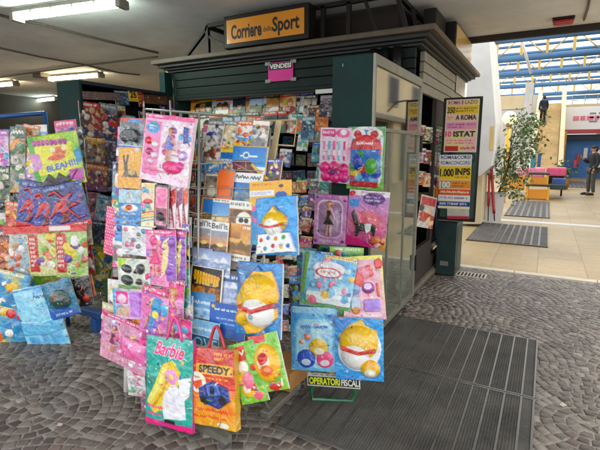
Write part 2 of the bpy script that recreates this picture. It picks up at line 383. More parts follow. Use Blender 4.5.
mat('cloth_dark', '#23262a', .85, noise=(30, .35), bump=(60, .5)); mat('cloth_grey', '#4a4945', .85, noise=(30, .25), bump=(60, .5))
mat('cloth_white', '#d8dadd', .8, noise=(20, .1)); mat('shoe', '#2b211b', .5)
mat('leaf', '#46602f', .5, noise=(3, .5)); mat('leaf_pale', '#7c8f58', .5, noise=(3, .4)); mat('bark', '#6a543c', .85, noise=(20, .4), bump=(40, .6))
def color_mat(name, rough=.5, noise=(9, .2), coat=0):
    """every stone or sweet of one heap keeps its own colour"""
    m = bpy.data.materials.new(name); m.use_nodes = True; nt = m.node_tree; b = nt.nodes['Principled BSDF']
    a = nt.nodes.new('ShaderNodeVertexColor'); a.layer_name = 'Col'; tc = nt.nodes.new('ShaderNodeTexCoord'); n = nt.nodes.new('ShaderNodeTexNoise')
    n.inputs['Scale'].default_value = noise[0]; n.inputs['Detail'].default_value = 8; n.inputs['Roughness'].default_value = .7; nt.links.new(tc.outputs['Object'], n.inputs['Vector'])
    r = nt.nodes.new('ShaderNodeMapRange'); r.inputs[1].default_value = .25; r.inputs[2].default_value = .75; r.inputs[3].default_value = 1-noise[1]; r.inputs[4].default_value = 1+noise[1]; nt.links.new(n.outputs['Fac'], r.inputs[0])
    x = nt.nodes.new('ShaderNodeMixRGB'); x.blend_type = 'MULTIPLY'; x.inputs[0].default_value = 1; nt.links.new(a.outputs[0], x.inputs[1]); nt.links.new(r.outputs[0], x.inputs[2]); nt.links.new(x.outputs[0], b.inputs['Base Color'])
    bp = nt.nodes.new('ShaderNodeBump'); bp.inputs['Strength'].default_value = .35; bp.inputs['Distance'].default_value = .006; n2 = nt.nodes.new('ShaderNodeTexNoise'); n2.inputs['Scale'].default_value = noise[0]*7; n2.inputs['Detail'].default_value = 4
    nt.links.new(tc.outputs['Object'], n2.inputs['Vector']); nt.links.new(n2.outputs['Fac'], bp.inputs['Height']); nt.links.new(bp.outputs[0], b.inputs['Normal'])
    b.inputs['Roughness'].default_value = rough; b.inputs['Coat Weight'].default_value = coat; M[name] = m
color_mat('stone', .42, (3, .35)); color_mat('wrapper', .35, (20, .1), .5)
def glass_mat(name, tint='#dfe8e2', refl=.25, rough=.02):
    m = bpy.data.materials.new(name); m.use_nodes = True; nt = m.node_tree; nt.nodes.clear(); o = nt.nodes.new('ShaderNodeOutputMaterial')
    t = nt.nodes.new('ShaderNodeBsdfTransparent'); t.inputs[0].default_value = L4(tint); g = nt.nodes.new('ShaderNodeBsdfGlossy'); g.inputs['Roughness'].default_value = rough; g.inputs[0].default_value = (.95, .93, .88, 1)
    lw = nt.nodes.new('ShaderNodeFresnel'); lw.inputs[0].default_value = 1.5
    a = nt.nodes.new('ShaderNodeMath'); a.operation = 'MULTIPLY_ADD'; a.inputs[1].default_value = 1.2; a.inputs[2].default_value = refl; a.use_clamp = True; nt.links.new(lw.outputs[0], a.inputs[0])
    x = nt.nodes.new('ShaderNodeMixShader'); nt.links.new(a.outputs[0], x.inputs[0]); nt.links.new(t.outputs[0], x.inputs[1]); nt.links.new(g.outputs[0], x.inputs[2]); nt.links.new(x.outputs[0], o.inputs[0]); M[name] = m
def dusty_pane():
    """old, dusty display pane: clear, softly mirroring, with a pale film of grime"""
    glass_mat('pane', '#e4ece2', .10, .05); nt = M['pane'].node_tree; o = nt.nodes['Material Output']; x0 = o.inputs[0].links[0].from_node; d = nt.nodes.new('ShaderNodeBsdfDiffuse'); d.inputs[0].default_value = L4('#b9c0ae')
    n = nt.nodes.new('ShaderNodeTexNoise'); n.inputs['Scale'].default_value = 3.5; n.inputs['Detail'].default_value = 6; tc = nt.nodes.new('ShaderNodeTexCoord'); nt.links.new(tc.outputs['Object'], n.inputs['Vector'])
    r = nt.nodes.new('ShaderNodeMapRange'); r.inputs[1].default_value = .3; r.inputs[2].default_value = .7; r.inputs[3].default_value = .03; r.inputs[4].default_value = .14; nt.links.new(n.outputs['Fac'], r.inputs[0])
    x = nt.nodes.new('ShaderNodeMixShader'); nt.links.new(r.outputs[0], x.inputs[0]); nt.links.new(x0.outputs[0], x.inputs[1]); nt.links.new(d.outputs[0], x.inputs[2]); nt.links.new(x.outputs[0], o.inputs[0])
glass_mat('glass', '#dfe6dc', .26, .04); dusty_pane(); glass_mat('clear_film', '#f4f4f4', .03, .12)
def tile_mat():
    m = bpy.data.materials.new('mall_tiles'); m.use_nodes = True; nt = m.node_tree; b = nt.nodes['Principled BSDF']; tc = nt.nodes.new('ShaderNodeTexCoord')
    br = nt.nodes.new('ShaderNodeTexBrick'); br.offset = 0; br.squash = 1; br.inputs['Scale'].default_value = 1; br.inputs['Brick Width'].default_value = .575; br.inputs['Row Height'].default_value = .575
    br.inputs['Mortar Size'].default_value = .005; br.inputs['Color1'].default_value = L4('#a8926a'); br.inputs['Color2'].default_value = L4('#9c875f'); br.inputs['Mortar'].default_value = L4('#7d6a50')
    nt.links.new(tc.outputs['Object'], br.inputs['Vector']); n = nt.nodes.new('ShaderNodeTexNoise'); n.inputs['Scale'].default_value = 14; n.inputs['Detail'].default_value = 8; n.inputs['Roughness'].default_value = .75; nt.links.new(tc.outputs['Object'], n.inputs['Vector'])
    n2 = nt.nodes.new('ShaderNodeTexNoise'); n2.inputs['Scale'].default_value = .7; n2.inputs['Detail'].default_value = 4; nt.links.new(tc.outputs['Object'], n2.inputs['Vector'])
    ad = nt.nodes.new('ShaderNodeMath'); ad.operation = 'ADD'; nt.links.new(n.outputs['Fac'], ad.inputs[0]); nt.links.new(n2.outputs['Fac'], ad.inputs[1])
    r = nt.nodes.new('ShaderNodeMapRange'); r.inputs[1].default_value = .7; r.inputs[2].default_value = 1.3; r.inputs[3].default_value = .68; r.inputs[4].default_value = 1.15; nt.links.new(ad.outputs[0], r.inputs[0])
    x = nt.nodes.new('ShaderNodeMixRGB'); x.blend_type = 'MULTIPLY'; x.inputs[0].default_value = 1; nt.links.new(br.outputs[0], x.inputs[1]); nt.links.new(r.outputs[0], x.inputs[2]); nt.links.new(x.outputs[0], b.inputs['Base Color'])
    b.inputs['Roughness'].default_value = .45; M['mall_tiles'] = m
tile_mat()

# ------------------------------------------------------------------ light, sky, camera
w = bpy.data.worlds.new('World'); scn.world = w; w.use_nodes = True; nt = w.node_tree; bg = nt.nodes['Background']
sk = nt.nodes.new('ShaderNodeTexSky'); sk.sky_type = 'NISHITA'; sk.sun_disc = False; SUN_EL, SUN_AZ = 52, 70
sk.sun_elevation = math.radians(SUN_EL); sk.sun_rotation = math.radians(SUN_AZ); sk.dust_density = 6; sk.air_density = 1.0; sk.ozone_density = .6
tc = nt.nodes.new('ShaderNodeTexCoord'); cl = nt.nodes.new('ShaderNodeTexNoise'); cl.inputs['Scale'].default_value = 2.2; cl.inputs['Detail'].default_value = 7; nt.links.new(tc.outputs['Generated'], cl.inputs['Vector'])
cr_ = nt.nodes.new('ShaderNodeMapRange'); cr_.inputs[1].default_value = .3; cr_.inputs[2].default_value = .65; cr_.inputs[3].default_value = .7; cr_.inputs[4].default_value = 1.0; nt.links.new(cl.outputs['Fac'], cr_.inputs[0])
cm = nt.nodes.new('ShaderNodeMixRGB'); nt.links.new(cr_.outputs[0], cm.inputs[0]); nt.links.new(sk.outputs[0], cm.inputs[1]); cm.inputs[2].default_value = (8.2, 8.5, 8.9, 1)          # thin bright cloud
nt.links.new(cm.outputs[0], bg.inputs[0]); bg.inputs[1].default_value = .15
sl = bpy.data.lights.new('sun', 'SUN'); sl.energy = 1.0; sl.angle = math.radians(12); sl.color = (1, .97, .92); so = bpy.data.objects.new('sun', sl); COL.objects.link(so)
sd = Vector((math.sin(math.radians(SUN_AZ))*math.cos(math.radians(SUN_EL)), math.cos(math.radians(SUN_AZ))*math.cos(math.radians(SUN_EL)), math.sin(math.radians(SUN_EL))))
so.rotation_euler = sd.to_track_quat('Z', 'Y').to_euler()
cd = bpy.data.cameras.new('camera'); cam = bpy.data.objects.new('camera', cd); COL.objects.link(cam); scn.camera = cam
cd.sensor_width = 36; cd.lens = F/600*36; cd.clip_start = .05; cd.clip_end = 600; cam.location = CAM
cam.matrix_world = Matrix(((RGT.x, UPV.x, -FWD.x, CAM.x), (RGT.y, UPV.y, -FWD.y, CAM.y), (RGT.z, UPV.z, -FWD.z, CAM.z), (0, 0, 0, 1)))
vs = scn.view_settings; vs.view_transform = 'Standard'; vs.look = 'None'; vs.gamma = 1; vs.use_curve_mapping = False; vs.exposure = 1.12
scn.cycles.use_denoising = True; scn.cycles.max_bounces = 7; scn.cycles.diffuse_bounces = 4; scn.cycles.glossy_bounces = 3; scn.cycles.transparent_max_bounces = 12

# ------------------------------------------------------------------ ground
def struct(o): return tag(o, kind='structure')
mat('earth', '#a8a6a2', .9, noise=(2, .3)); mat('mortar', '#9c9488', .95, noise=(30, .4), bump=(90, .5))
struct(MB().box((-150, -150, -.3), (150, 250, -.05)).build('ground', 'earth'))
struct(MB().box((-14, -.5, -.049), (9, 6.34, -.0042)).build('paving_bed', 'mortar'))
struct(MB().box((-40, 6.48, -.049), (40, 90, 0)).build('mall_floor', 'mall_tiles'))
mat('kerb_stone', '#c2b8a2', .6, noise=(8, .2))
kb = MB(); x = -14
while x < 9:
    L = random.uniform(.9, 1.15); kb.box((x, 6.345, -.04), (x+L-.006, 6.475, .004), .004); x += L
struct(kb.build('kerb_strip', 'kerb_stone'))
struct(MB().box((-14, 11.05, .001), (12, 11.32, .005)).build('floor_band', 'plaster_white'))
def cobbles():
    """peacock-tail fans: rings of small setts round staggered centres, the nearer fan lapping over the farther ones"""
    rng = random.Random(5); V, Fc, C = [], [], []; Wf, s = 1.5, .067; RF = Wf/2
    for j in range(-2, 12):
        for i in range(-6, 4):
            cx, cy = i*Wf+(j % 2)*RF+.35, j*RF-.1
            lower = [(cx+a*RF, cy-RF) for a in (-1, 1)]+[(cx, cy-Wf)]
            for k in range(0, int(RF/s)+1):
                r0 = k*s; r1 = r0+s; n = max(3, round(2*PI*(r0+s/2)/(s*1.02))); ph = rng.uniform(0, 6)
                cuts = [2*PI*(q+rng.uniform(-.14, .14))/n+ph for q in range(n)]
                for q in range(n):
                    t0, t1 = cuts[q], cuts[(q+1) % n]+(2*PI if q == n-1 else 0); tm = (t0+t1)/2; rm = r0+s/2
                    mx, my = cx+rm*math.cos(tm), cy+rm*math.sin(tm)
                    if my > 6.30 or my < .35 or mx > 2.6 or mx < -7.5: continue
                    if any((mx-u)**2+(my-v)**2 < (RF+s*.25)**2 for u, v in lower): continue
                    if mx < -4.9 and my < 1.5: continue
                    P = [Vector((cx+r*math.cos(t)+rng.uniform(-.004, .004), cy+r*math.sin(t)+rng.uniform(-.004, .004), 0)) for r, t in ((max(r0, .006), t0), (r1, t0), (r1, t1), (max(r0, .006), t1))]
                    m = sum(P, Vector())/4; h = rng.uniform(-.0015, .0015); tx, ty = rng.uniform(-.03, .03), rng.uniform(-.03, .03); b = len(V); g = rng.uniform(.80, .90)
                    for sc, dz in ((g, -.010), (g-.01, -.0028), (g-.12, 0)):
                        for p in P: w_ = m+(p-m)*sc; V.append((w_.x, w_.y, h+dz+(w_.x-m.x)*tx+(w_.y-m.y)*ty))
                    V.append((m.x, m.y, h+.0015))
                    for l in (0, 4):
                        for a in range(4): Fc.append((b+l+(a+1) % 4, b+l+a, b+l+4+a, b+l+4+(a+1) % 4))
                    for a in range(4): Fc.append((b+8+(a+1) % 4, b+8+a, b+12))
                    base = rng.choice(['#786e63', '#6d645a', '#645a52', '#80766c', '#776f67', '#5f544d', '#888178', '#70625a']); q_ = rng.uniform(.6, 1.12); C += [(*[x*q_ for x in lin(base)], 1)]*13
    me = bpy.data.meshes.new('cobblestones'); me.from_pydata(V, [], Fc); me.polygons.foreach_set('use_smooth', [True]*len(Fc))
    ca = me.color_attributes.new('Col', 'FLOAT_COLOR', 'POINT'); ca.data.foreach_set('color', np.array(C, np.float32).ravel())
    struct(link('cobblestone_pavement', me, 'stone'))
cobbles()

# ribbed mats and grate
def ribbed_mat(name, label, group, x0, x1, y0, y1, step, z=.006, strip=.012, m2='mat_strip', parts=True):
    o = MB().box((x0, y0, .005), (x1, y1, .018), .003).build(name, 'rubber'); tag(o, label, 'mat', group)
    st = MB(); x = x0+step*.6
    while x < x1-.02: st.box((x-strip/2, y0+.012, .0185), (x+strip/2, y1-.012, .0215)); x += step
    fr = MB()
    for a, b in (((x0, y0), (x1, y0+.012)), ((x0, y1-.012), (x1, y1)), ((x0, y0+.0125), (x0+.012, y1-.0125)), ((x1-.012, y0+.0125), (x1, y1-.0125))): fr.box((*a, .0182), (*b, .0225))
    st.build('metal_strip', m2, o); fr.build('edge_frame', m2, o); rb = MB()
    x = x0+step*.6
    while x < x1-step:
        for q in range(1, 6): rb.box((x+step*q/6-.0035, y0+.015, .0182), (x+step*q/6+.0035, y1-.015, .0205))
        x += step
    rb.build('rubber_rib', 'rubber', o); return o
ribbed_mat('entrance_mat', 'large dark ribbed rubber mat with thin metal strips, half under the green wire stand', 'ribbed mats on the cobbles', -1.27, .055, 2.0, 3.035, .099)
ribbed_mat('entrance_mat', 'dark ribbed mat with metal strips along the foot of the glass case', 'ribbed mats on the cobbles', -1.27, .055, 3.045, 4.06, .099)
ribbed_mat('entrance_mat', 'dark mat with broad pale ribs on the tiles beside the white planter', 'mats on the tiled floor', -1.16, .13, 8.3, 10.45, .12, strip=.03)
ribbed_mat('entrance_mat', 'grey slatted mat on the tiles in front of the yellow crates', 'mats on the tiled floor', -.82, .17, 11.95, 15.7, .14, strip=.05)
ribbed_mat('entrance_mat', 'small dark mat far off on the tiles behind the man in the dark jacket', 'mats on the tiled floor', .75, 1.75, 22.5, 27, .16, strip=.05)
g = MB().box((-.98, 5.86, -.004), (-.56, 6.08, .003)).build('drain_grate', 'kerb_stone'); tag(g, 'pale slotted drain grate in the paving beside the dark bin', 'drain grate')
sl_ = MB()
for i in range(9): sl_.box((-.95+i*.043, 5.885, .0035), (-.928+i*.043, 6.055, .0045))
sl_.build('slot', 'inside', g)

# ------------------------------------------------------------------ ceiling and its fittings
ce = MB().box((-14, -.7, 3.2), (2.9, 7.1, 3.5)); ce.box((-14, 7.101, 3.2), (-4.9, 13, 3.5)); struct(ce.build('ceiling', 'ceiling_paint'))
struct(MB().box((-4.9, 7.11, 3.12), (2.9, 7.18, 3.55)).build('ceiling_trim', 'brown_dark'))
def tube_light(label, a, b, m='tube_lit', wd=.075):
    a, b = Vector(a), Vector(b); d = (b-a).normalized(); s = d.cross(Vector((0, 0, 1))); o = empty('ceiling_light', (a+b)/2, label, 'lamp', 'fluorescent ceiling lights'); c = (a+b)/2
    L = (b-a).length/2
    def T(mb, name, mm):
        ob = mb.build(name, mm, o); ob.rotation_euler = (0, 0, math.atan2(d.y, d.x)); return ob
    T(MB().box((-L, -wd, .03), (L, wd, .075), .01), 'housing', 'lamp_body')
    df = MB(); n = 10
    for k in (0,): df.tube([(-L+.03, 0, .02), (L-.03, 0, .02)], wd*.82, 12)
    T(df, 'diffuser', m)
    for e in (-1, 1): T(MB().box((e*L-.03, -wd*1.04, -.055), (e*L+.03, wd*1.04, .034), .012), 'end_cap', 'lamp_body')
    for e in (-.6, -.2, .2, .6): T(MB().box((e*L-.01, -wd*1.06, .0), (e*L+.01, wd*1.06, .032)), 'clip', 'alu')
Z = 3.12
p = [AZ(*q, Z) for q in ((17, 17), (122, 3), (50, 79), (101, 75))]
tube_light('long bright greenish fluorescent ceiling light, the largest, at upper left', p[0], p[1])
tube_light('warm white fluorescent ceiling light above the dark green cabinet', p[2], p[3], 'tube_lit_warm')
q0, q1 = AZ(-12, 86, Z), AZ(16, 83.5, Z); tube_light('small orange-tinted ceiling light cut by the photo\'s left edge', q0, q1, 'tube_lit_warm')
q0, q1 = AZ(29, 101.5, Z), AZ(57, 98.5, Z); tube_light('far white fluorescent ceiling light above the blue rack', q0, q1)
def pipe(label, pts, r=.012): tag(MB().tube(pts, r, 6).build('conduit_pipe', 'conduit'), label, 'pipe', 'conduits under the ceiling')
zc = 3.185
pipe('grey conduit running under the ceiling behind the largest light towards the kiosk roof', [AZ(x, y, zc) for x, y in ((-20, 10), (14, 19), (40, 24), (110, 42), (158, 53))], .016)
pipe('thin conduit sagging under the ceiling, crossing the other conduits', [AZ(x, y, zc) for x, y in ((-10, 46), (40, 57), (80, 64), (120, 73), (140, 75))], .014)
pipe('horizontal conduit under the ceiling above the green cabinet', [AZ(x, y, zc) for x, y in ((-10, 79), (30, 73), (80, 66), (140, 59), (158, 57))], .014)
pipe('short conduit with a box next to the red alarm lamp', [AZ(x, y, zc) for x, y in ((592, -14), (588, 8), (584, 20))], .014)
jb = AZ(41, 75, 3.17); tag(MB().box((jb.x-.14, jb.y-.1, 3.12), (jb.x+.14, jb.y+.1, 3.198), .01).build('junction_box', 'conduit'), 'grey junction box on the ceiling left of the warm light', 'box')
pa = AZ(563, 24, 3.15); al = empty('alarm_lamp', (pa.x, pa.y-.1, 3.2), 'dark red alarm lamp under the edge of the ceiling', 'alarm lamp')
MB().box((-.12, -.07, -.025), (.12, .07, 0), .008).build('base', 'dark_metal', al); MB().box((-.11, -.06, -.085), (.11, .06, -.026), .025).build('lens', 'red_plastic', al)

# ------------------------------------------------------------------ the news kiosk
KX0, KX1, KY0, KY1 = -4.45, -1.2, 4.6, 7.35
kiosk = empty('news_kiosk', ((KX0+KX1)/2, KY0, 0), 'dark green news kiosk with stepped cornice and open shutter, magazines inside', 'kiosk')
def K(mb, name, m, parent=None):
    ob = mb.build(name, m, parent or kiosk)
    ob.matrix_parent_inverse = Matrix.Translation(-Vector(kiosk.location)) if parent is None else Matrix(); return ob
cn = MB()
for z0, z1, o in ((2.605, 2.632, .05), (2.6322, 2.66, .09), (2.6602, 2.70, .14)): cn.box((KX0-o, KY0-o, z0), (KX1+o, KY1+o, z1), .008)
rf = K(cn, 'cornice', 'cornice'); K(MB().box((KX0-.2, KY0-.2, 2.7003), (KX1+.2, KY1+.2, 2.755), .012), 'roof_edge', 'cornice_edge', rf)
fs = MB()
for k in range(3): fs.box((KX0+.04, KY0-.012-.004*k, 2.305+.1*k), (KX1-.02, KY0+.03, 2.400+.1*k), .008)
fs.box((KX0+.04, KY0-.03, 2.262), (KX1-.02, KY0+.05, 2.3045), .008); K(fs, 'front_fascia', 'slat_green')
K(MB().box((KX0+.05, KY0-.05, 2.235), (KX1-.3, KY0+.03, 2.26), .005), 'shutter_lip', 'dark_metal')
sd_ = MB()
for k in range(4): sd_.box((KX1-.03, KY0+.2, 2.19+.104*k), (KX1+.012+.003*k, KY1, 2.286+.104*k), .005)
K(sd_, 'side_fascia', 'grey_panel')
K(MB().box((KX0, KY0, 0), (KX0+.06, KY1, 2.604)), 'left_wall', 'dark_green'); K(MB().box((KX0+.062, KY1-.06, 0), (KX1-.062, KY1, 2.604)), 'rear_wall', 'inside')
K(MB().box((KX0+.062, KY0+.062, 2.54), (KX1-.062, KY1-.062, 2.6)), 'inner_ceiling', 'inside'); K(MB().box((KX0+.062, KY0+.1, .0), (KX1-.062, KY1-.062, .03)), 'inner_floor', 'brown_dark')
K(MB().box((KX0+.062, KY0, .02), (KX1-.05, KY0+.05, .82)), 'front_panel', 'dark_green'); K(MB().box((KX0+.062, KY0-.06, .822), (KX1-.05, KY0+.4, .86), .005), 'counter', 'dark_metal')
rw = MB(); DY0, DY1 = 4.80, 5.55
rw.box((KX1-.05, KY0, 0), (KX1, DY0, 2.188)); rw.box((KX1-.05, DY1, 0), (KX1, 5.62, 2.188)); rw.box((KX1-.05, 5.6201, 0), (KX1, KY1, .28)); rw.box((KX1-.05, 5.6201, 1.9), (KX1, KY1, 2.188)); rw.box((KX1-.05, 7.0, .281), (KX1, KY1, 1.899))
K(rw, 'right_wall', 'brown_dark'); K(MB().box((KX1-.05, DY0+.001, 0), (KX1-.002, DY1-.001, .5)), 'door_sill_panel', 'brown_dark')
K(MB().box((KX1-.03, 5.63, .285), (KX1-.022, 6.995, 1.895)), 'side_window', 'glass')
K(MB().tube([(KX1+.004, 5.6, .40), (KX1+.004, 7.3, .40)], .03, 6).tube([(KX1+.004, 4.65, .06), (KX1+.004, 7.3, .06)], .05, 6), 'kick_rail', 'cornice_edge')
K(MB().box((KX0-.1, KY0-.16, 0), (KX0-.005, KY0-.02, 2.60), .006), 'corner_post', 'green_paint')
# dark roller tubes at the right corner above the case
cp = MB()
for k in range(3): cp.tube([(KX1-.42+.12*k, KY0-.1, 2.29), (KX1-.42+.12*k, KY0-.1, 2.603)], .045, 10)
K(cp, 'roller_post', 'dark_metal')
# roof frame of dark steel and the lantern behind it
fr = MB(); Y = KY0+.02; zt = 3.13; zb = 2.758
def bar(a, b, r=.022): fr.prism([Vector(a)+Vector((-r, -r, -r)) if 0 else Vector(a)+d for d in (Vector((-r, -r, 0)), Vector((r, -r, 0)), Vector((r, r, 0)), Vector((-r, r, 0)))] if abs(a[2]-b[2]) > abs(a[0]-b[0])+abs(a[1]-b[1]) else [Vector(a)+d for d in ((Vector((0, -r, -r)), Vector((0, r, -r)), Vector((0, r, r)), Vector((0, -r, r))) if abs(a[0]-b[0]) > abs(a[1]-b[1]) else (Vector((-r, 0, -r)), Vector((r, 0, -r)), Vector((r, 0, r)), Vector((-r, 0, r))))], Vector(b)-Vector(a))
xl, xr = AY(183, 48, Y).x, -1.32
bar((xl, Y, zb), (xl+.42, Y, zt-.03)); bar((xl+.42, Y, zb), (xl+.42, Y, zt)); bar((xl+.42, Y, zt), (xr-.15, Y, zt)); bar((xl+.42, Y, zt-.12), (xl+.85, Y, zb+.02), .016)
bar((xl+.9, Y, zb), (xl+.9, Y, zt)); bar((-2.25, Y, zb), (-2.25, Y, zt)); bar((-1.78, Y, zt), (-1.62, Y, zb+.02), .016); bar((-1.95, Y, zb), (-1.95, Y, zt)); bar((xr, Y, zb), (xr-.12, Y, zt)); bar((xr-.12, Y, zt), (xr-.12, KY1, zt)); bar((xr, Y+.5, zb), (xr-.1, Y+.5, zt)); bar((xl, Y+.04, zb), (xl, KY1, zb)); 
bar((xl+.1, Y+.9, zb), (xl+.42, Y+.9, zt-.02)); bar((xl+.42, Y+.02, zt-.01), (xl+.42, KY1, zt-.01)); bar((xl+.42, Y+.9, zb), (xl+.42, Y+.9, zt))
K(fr, 'roof_frame', 'dark_metal')
K(MB().box((xl+.9, Y+.5, zb), (xr-.25, KY1-.1, 3.19)), 'roof_lantern', 'brown_dark')
K(MB().box((xr-.02, 5.3, zb), (xr+.12, 5.85, 3.15), .01), 'roof_box', 'dark_metal')

# front sign
sg = empty('name_sign', (-2.93, 4.5, 2.76), 'long orange kiosk sign with black lettering in a dark box on the roof', 'sign')
a, b = AY(228, 42, 4.5), AY(312, 34, 4.5); xs0, xs1 = a.x, b.x; zs0, zs1 = 2.775, 3.135
def W(mb, name, m, parent):
    ob = mb.build(name, m, parent); ob.matrix_parent_inverse = Matrix.Translation(-Vector(parent.location)); return ob
sgb = W(MB().box((xs0, 4.42, zs0), (xs1, 4.6, zs1), .012), 'sign_box', 'dark_metal', sg)
mat('sign_orange', '#d98a12', .35, noise=(1.5, .12), coat=.3); mat('ink_black', '#15110c', .5); mat('ink_white', '#e8e6e0', .5)
W(MB().box((xs0+.05, 4.413, zs0+.05), (xs1-.05, 4.419, zs1-.05)), 'sign_face', 'sign_orange', sgb)
lt = MB(); fw = xs1-xs0-.1; R_, U_ = (1, 0, 0), (0, 0, 1); zc_ = (zs0+zs1)/2
letters(lt, 'Corriere', (xs0+.05+fw*.27, 4.413, zc_-.01), R_, U_, fw*.41, .16, .002, .03)
letters(lt, 'dello', (xs0+.05+fw*.555, 4.413, zc_-.025), R_, U_, fw*.12, .055, .002, .0)
letters(lt, 'Sport', (xs0+.05+fw*.78, 4.413, zc_-.015), R_, U_, fw*.33, .2, .002, .03); W(lt, 'lettering', 'ink_black', sgb)
# side sign, seen edge-on above the right cornice
ys0, ys1 = 5.95, 7.25; sg2 = empty('name_sign', (-1.15, 6.5, 2.76), 'pale yellow sign box with dark frame above the kiosk\'s right side', 'sign')
sgb = W(MB().box((-1.3, ys0, 2.775), (-1.1, ys1, 3.15), .012), 'sign_box', 'dark_metal', sg2)
mat('sign_pale', '#d9b566', .3, noise=(2, .25), coat=.4); W(MB().box((-1.099, ys0+.04, 2.81), (-1.092, ys1-.04, 3.12)), 'sign_face', 'sign_pale', sgb)
# fuchsia VENDESI notice
pa = [AY(268, 60, 4.565), AY(293, 83, 4.565)]; cx, cz = (pa[0].x+pa[1].x)/2, (pa[0].z+pa[1].z)/2; hw, hh = (pa[1].x-pa[0].x)/2, .105
vp = empty('sale_notice', (cx, 4.57, cz), 'bright fuchsia VENDESI notice taped to the green fascia', 'notice')
mat('fuchsia', '#d8188c', .5, noise=(5, .1)); mat('tape', '#8e8f86', .3, noise=(30, .3))
def box_tilt(mb, name, m):
    ob = W(mb, name, m, vp); return ob
box_tilt(MB().box((cx-hw, 4.566, cz-hh), (cx+hw, 4.57, cz+hh)), 'sheet', 'fuchsia'); box_tilt(MB().box((cx-hw*.93, 4.5635, cz+hh*.2), (cx+hw*.93, 4.5655, cz+hh*.93)), 'heading_band', 'ink_black')
l2 = MB(); letters(l2, 'VENDESI', (cx, 4.5635, cz+hh*.57), R_, U_, hw*1.7, hh*.5, .0015, .03); box_tilt(l2, 'lettering', 'ink_white')
for sx in (-1, 1):
    for sz in (-1, 1): box_tilt(MB().box((cx+sx*hw*.82, 4.5655-.001*(sz+2), cz+sz*hh*.75), (cx+sx*hw*1.25, 4.5662, cz+sz*hh*1.1)), 'tape', 'tape')
# small white strip notice under the fascia
nb = MB().box((-2.28, 4.5, 2.205), (-2.02, 4.505, 2.25)); tag(nb.build('strip_notice', 'white_plastic'), 'small white strip notice hanging under the kiosk fascia', 'notice')
# white downpipe with bracket and white pillar between cabinet and kiosk
dp = MB().tube([(-4.66, 4.75, 0), (-4.66, 4.75, 2.7)], .055, 12); o = tag(dp.build('downpipe', 'plaster_white'), 'white downpipe behind the green cabinet at the kiosk corner', 'pipe')
MB().box((-4.74, 4.68, 2.40), (-4.58, 4.72, 2.45), .005).build('bracket', 'alu', o)
tag(MB().box((-7.3, 7.6, 0), (-6.75, 8.1, 3.2), .01).build('column', 'plaster_white'), 'white square column under the ceiling behind the green cabinet', 'column')
tag(MB().box((-5.9, 7.6, 0), (-5.35, 8.1, 3.2), .01).build('column', 'plaster_white'), 'white column just left of the kiosk roof, behind the downpipe', 'column')

# glass display case (the opened right-hand shutter leaf)
CX0, CX1, CY0, CY1, CZ0, CZ1 = -1.47, -1.13, 3.18, 4.575, .07, 2.285
case = empty('display_case', (-1.3, 3.9, 0), 'tall glass display case with dark green end panel at the kiosk corner', 'display case')
def Cs(mb, n, m, par=None): return W(mb, n, m, par or case)
Cs(MB().box((CX0, CY0, CZ0), (CX1-.02, CY0+.03, CZ1), .006), 'end_panel', 'green_paint'); Cs(MB().box((CX0, CY0+.031, CZ0), (CX0+.03, CY1, CZ1), .004), 'back_panel', 'green_paint'); Cs(MB().box((CX0+.031, CY0+.032, CZ0+.031), (CX0+.036, CY1-.032, CZ1-.032)), 'lining', 'lining_grey')
Cs(MB().box((CX0+.0305, CY1-.03, CZ0), (CX1-.035, CY1, CZ1)), 'rear_panel', 'dark_green'); Cs(MB().box((CX0+.0305, CY0+.031, CZ1-.03), (CX1-.035, CY1-.031, CZ1)), 'top_panel', 'dark_green'); Cs(MB().box((CX0+.0305, CY0+.031, CZ0), (CX1-.035, CY1-.031, CZ0+.03)), 'bottom_panel', 'dark_green')
ff = MB(); x0, x1 = CX1-.034, CX1
ff.box((x0, CY0, CZ0), (x1, CY0+.03, CZ1), .003) if 0 else None
ff.box((CX1-.019, CY0, CZ0), (x1, CY0+.035, CZ1), .003); ff.box((x0, CY1-.035, CZ0), (x1, CY1, CZ1), .003); ff.box((x0, CY0+.0355, CZ1-.075), (x1, CY1-.0355, CZ1), .003); ff.box((x0, CY0+.0355, CZ0), (x1, CY1-.0355, CZ0+.04), .003)
ff.box((x0, CY0+.0355, 1.742), (x1, CY1-.0355, 1.77), .003); gfr = Cs(ff, 'glass_frame', 'alu')
Cs(MB().box((CX1-.022, CY0+.0355, CZ0+.041), (CX1-.016, CY1-.0355, 1.741)), 'lower_glass', 'pane', gfr); Cs(MB().box((CX1-.022, CY0+.0355, 1.771), (CX1-.016, CY1-.0355, CZ1-.076)), 'upper_glass', 'glass', gfr)
for z in (.5, .95, 1.4): Cs(MB().box((CX0+.037, CY0+.032, z), (CX1-.04, CY1-.032, z+.014)), 'shelf', 'white_plastic')
for yy in (3.62, 4.1): Cs(MB().box((CX1-.02, yy, CZ0+.041), (CX1-.006, yy+.012, 1.741)), 'glazing_bar', 'alu', gfr)
for z in (.35, 1.58): Cs(MB().box((CX1-.002, CY1-.03, z), (CX1+.02, CY1+.015, z+.16), .004), 'hinge', 'dark_metal', gfr)
for sy in (CY0+.06, CY1-.1): Cs(MB().tube([(-1.3, sy, 0), (-1.3, sy, CZ0+.002)], .03, 10), 'foot', 'dark_metal')

wr_ = random.Random(8)
for k in range(2):
    x_, z_ = wr_.uniform(CX0+.02, CX1-.05), wr_.uniform(1.2, 2.25); Cs(MB().box((x_, CY0-.0012-.0001*k, z_), (x_+wr_.uniform(.006, .02), CY0-.0002, z_+wr_.uniform(.003, .03))), 'paint_chip', 'alu' if k % 3 else 'tape')
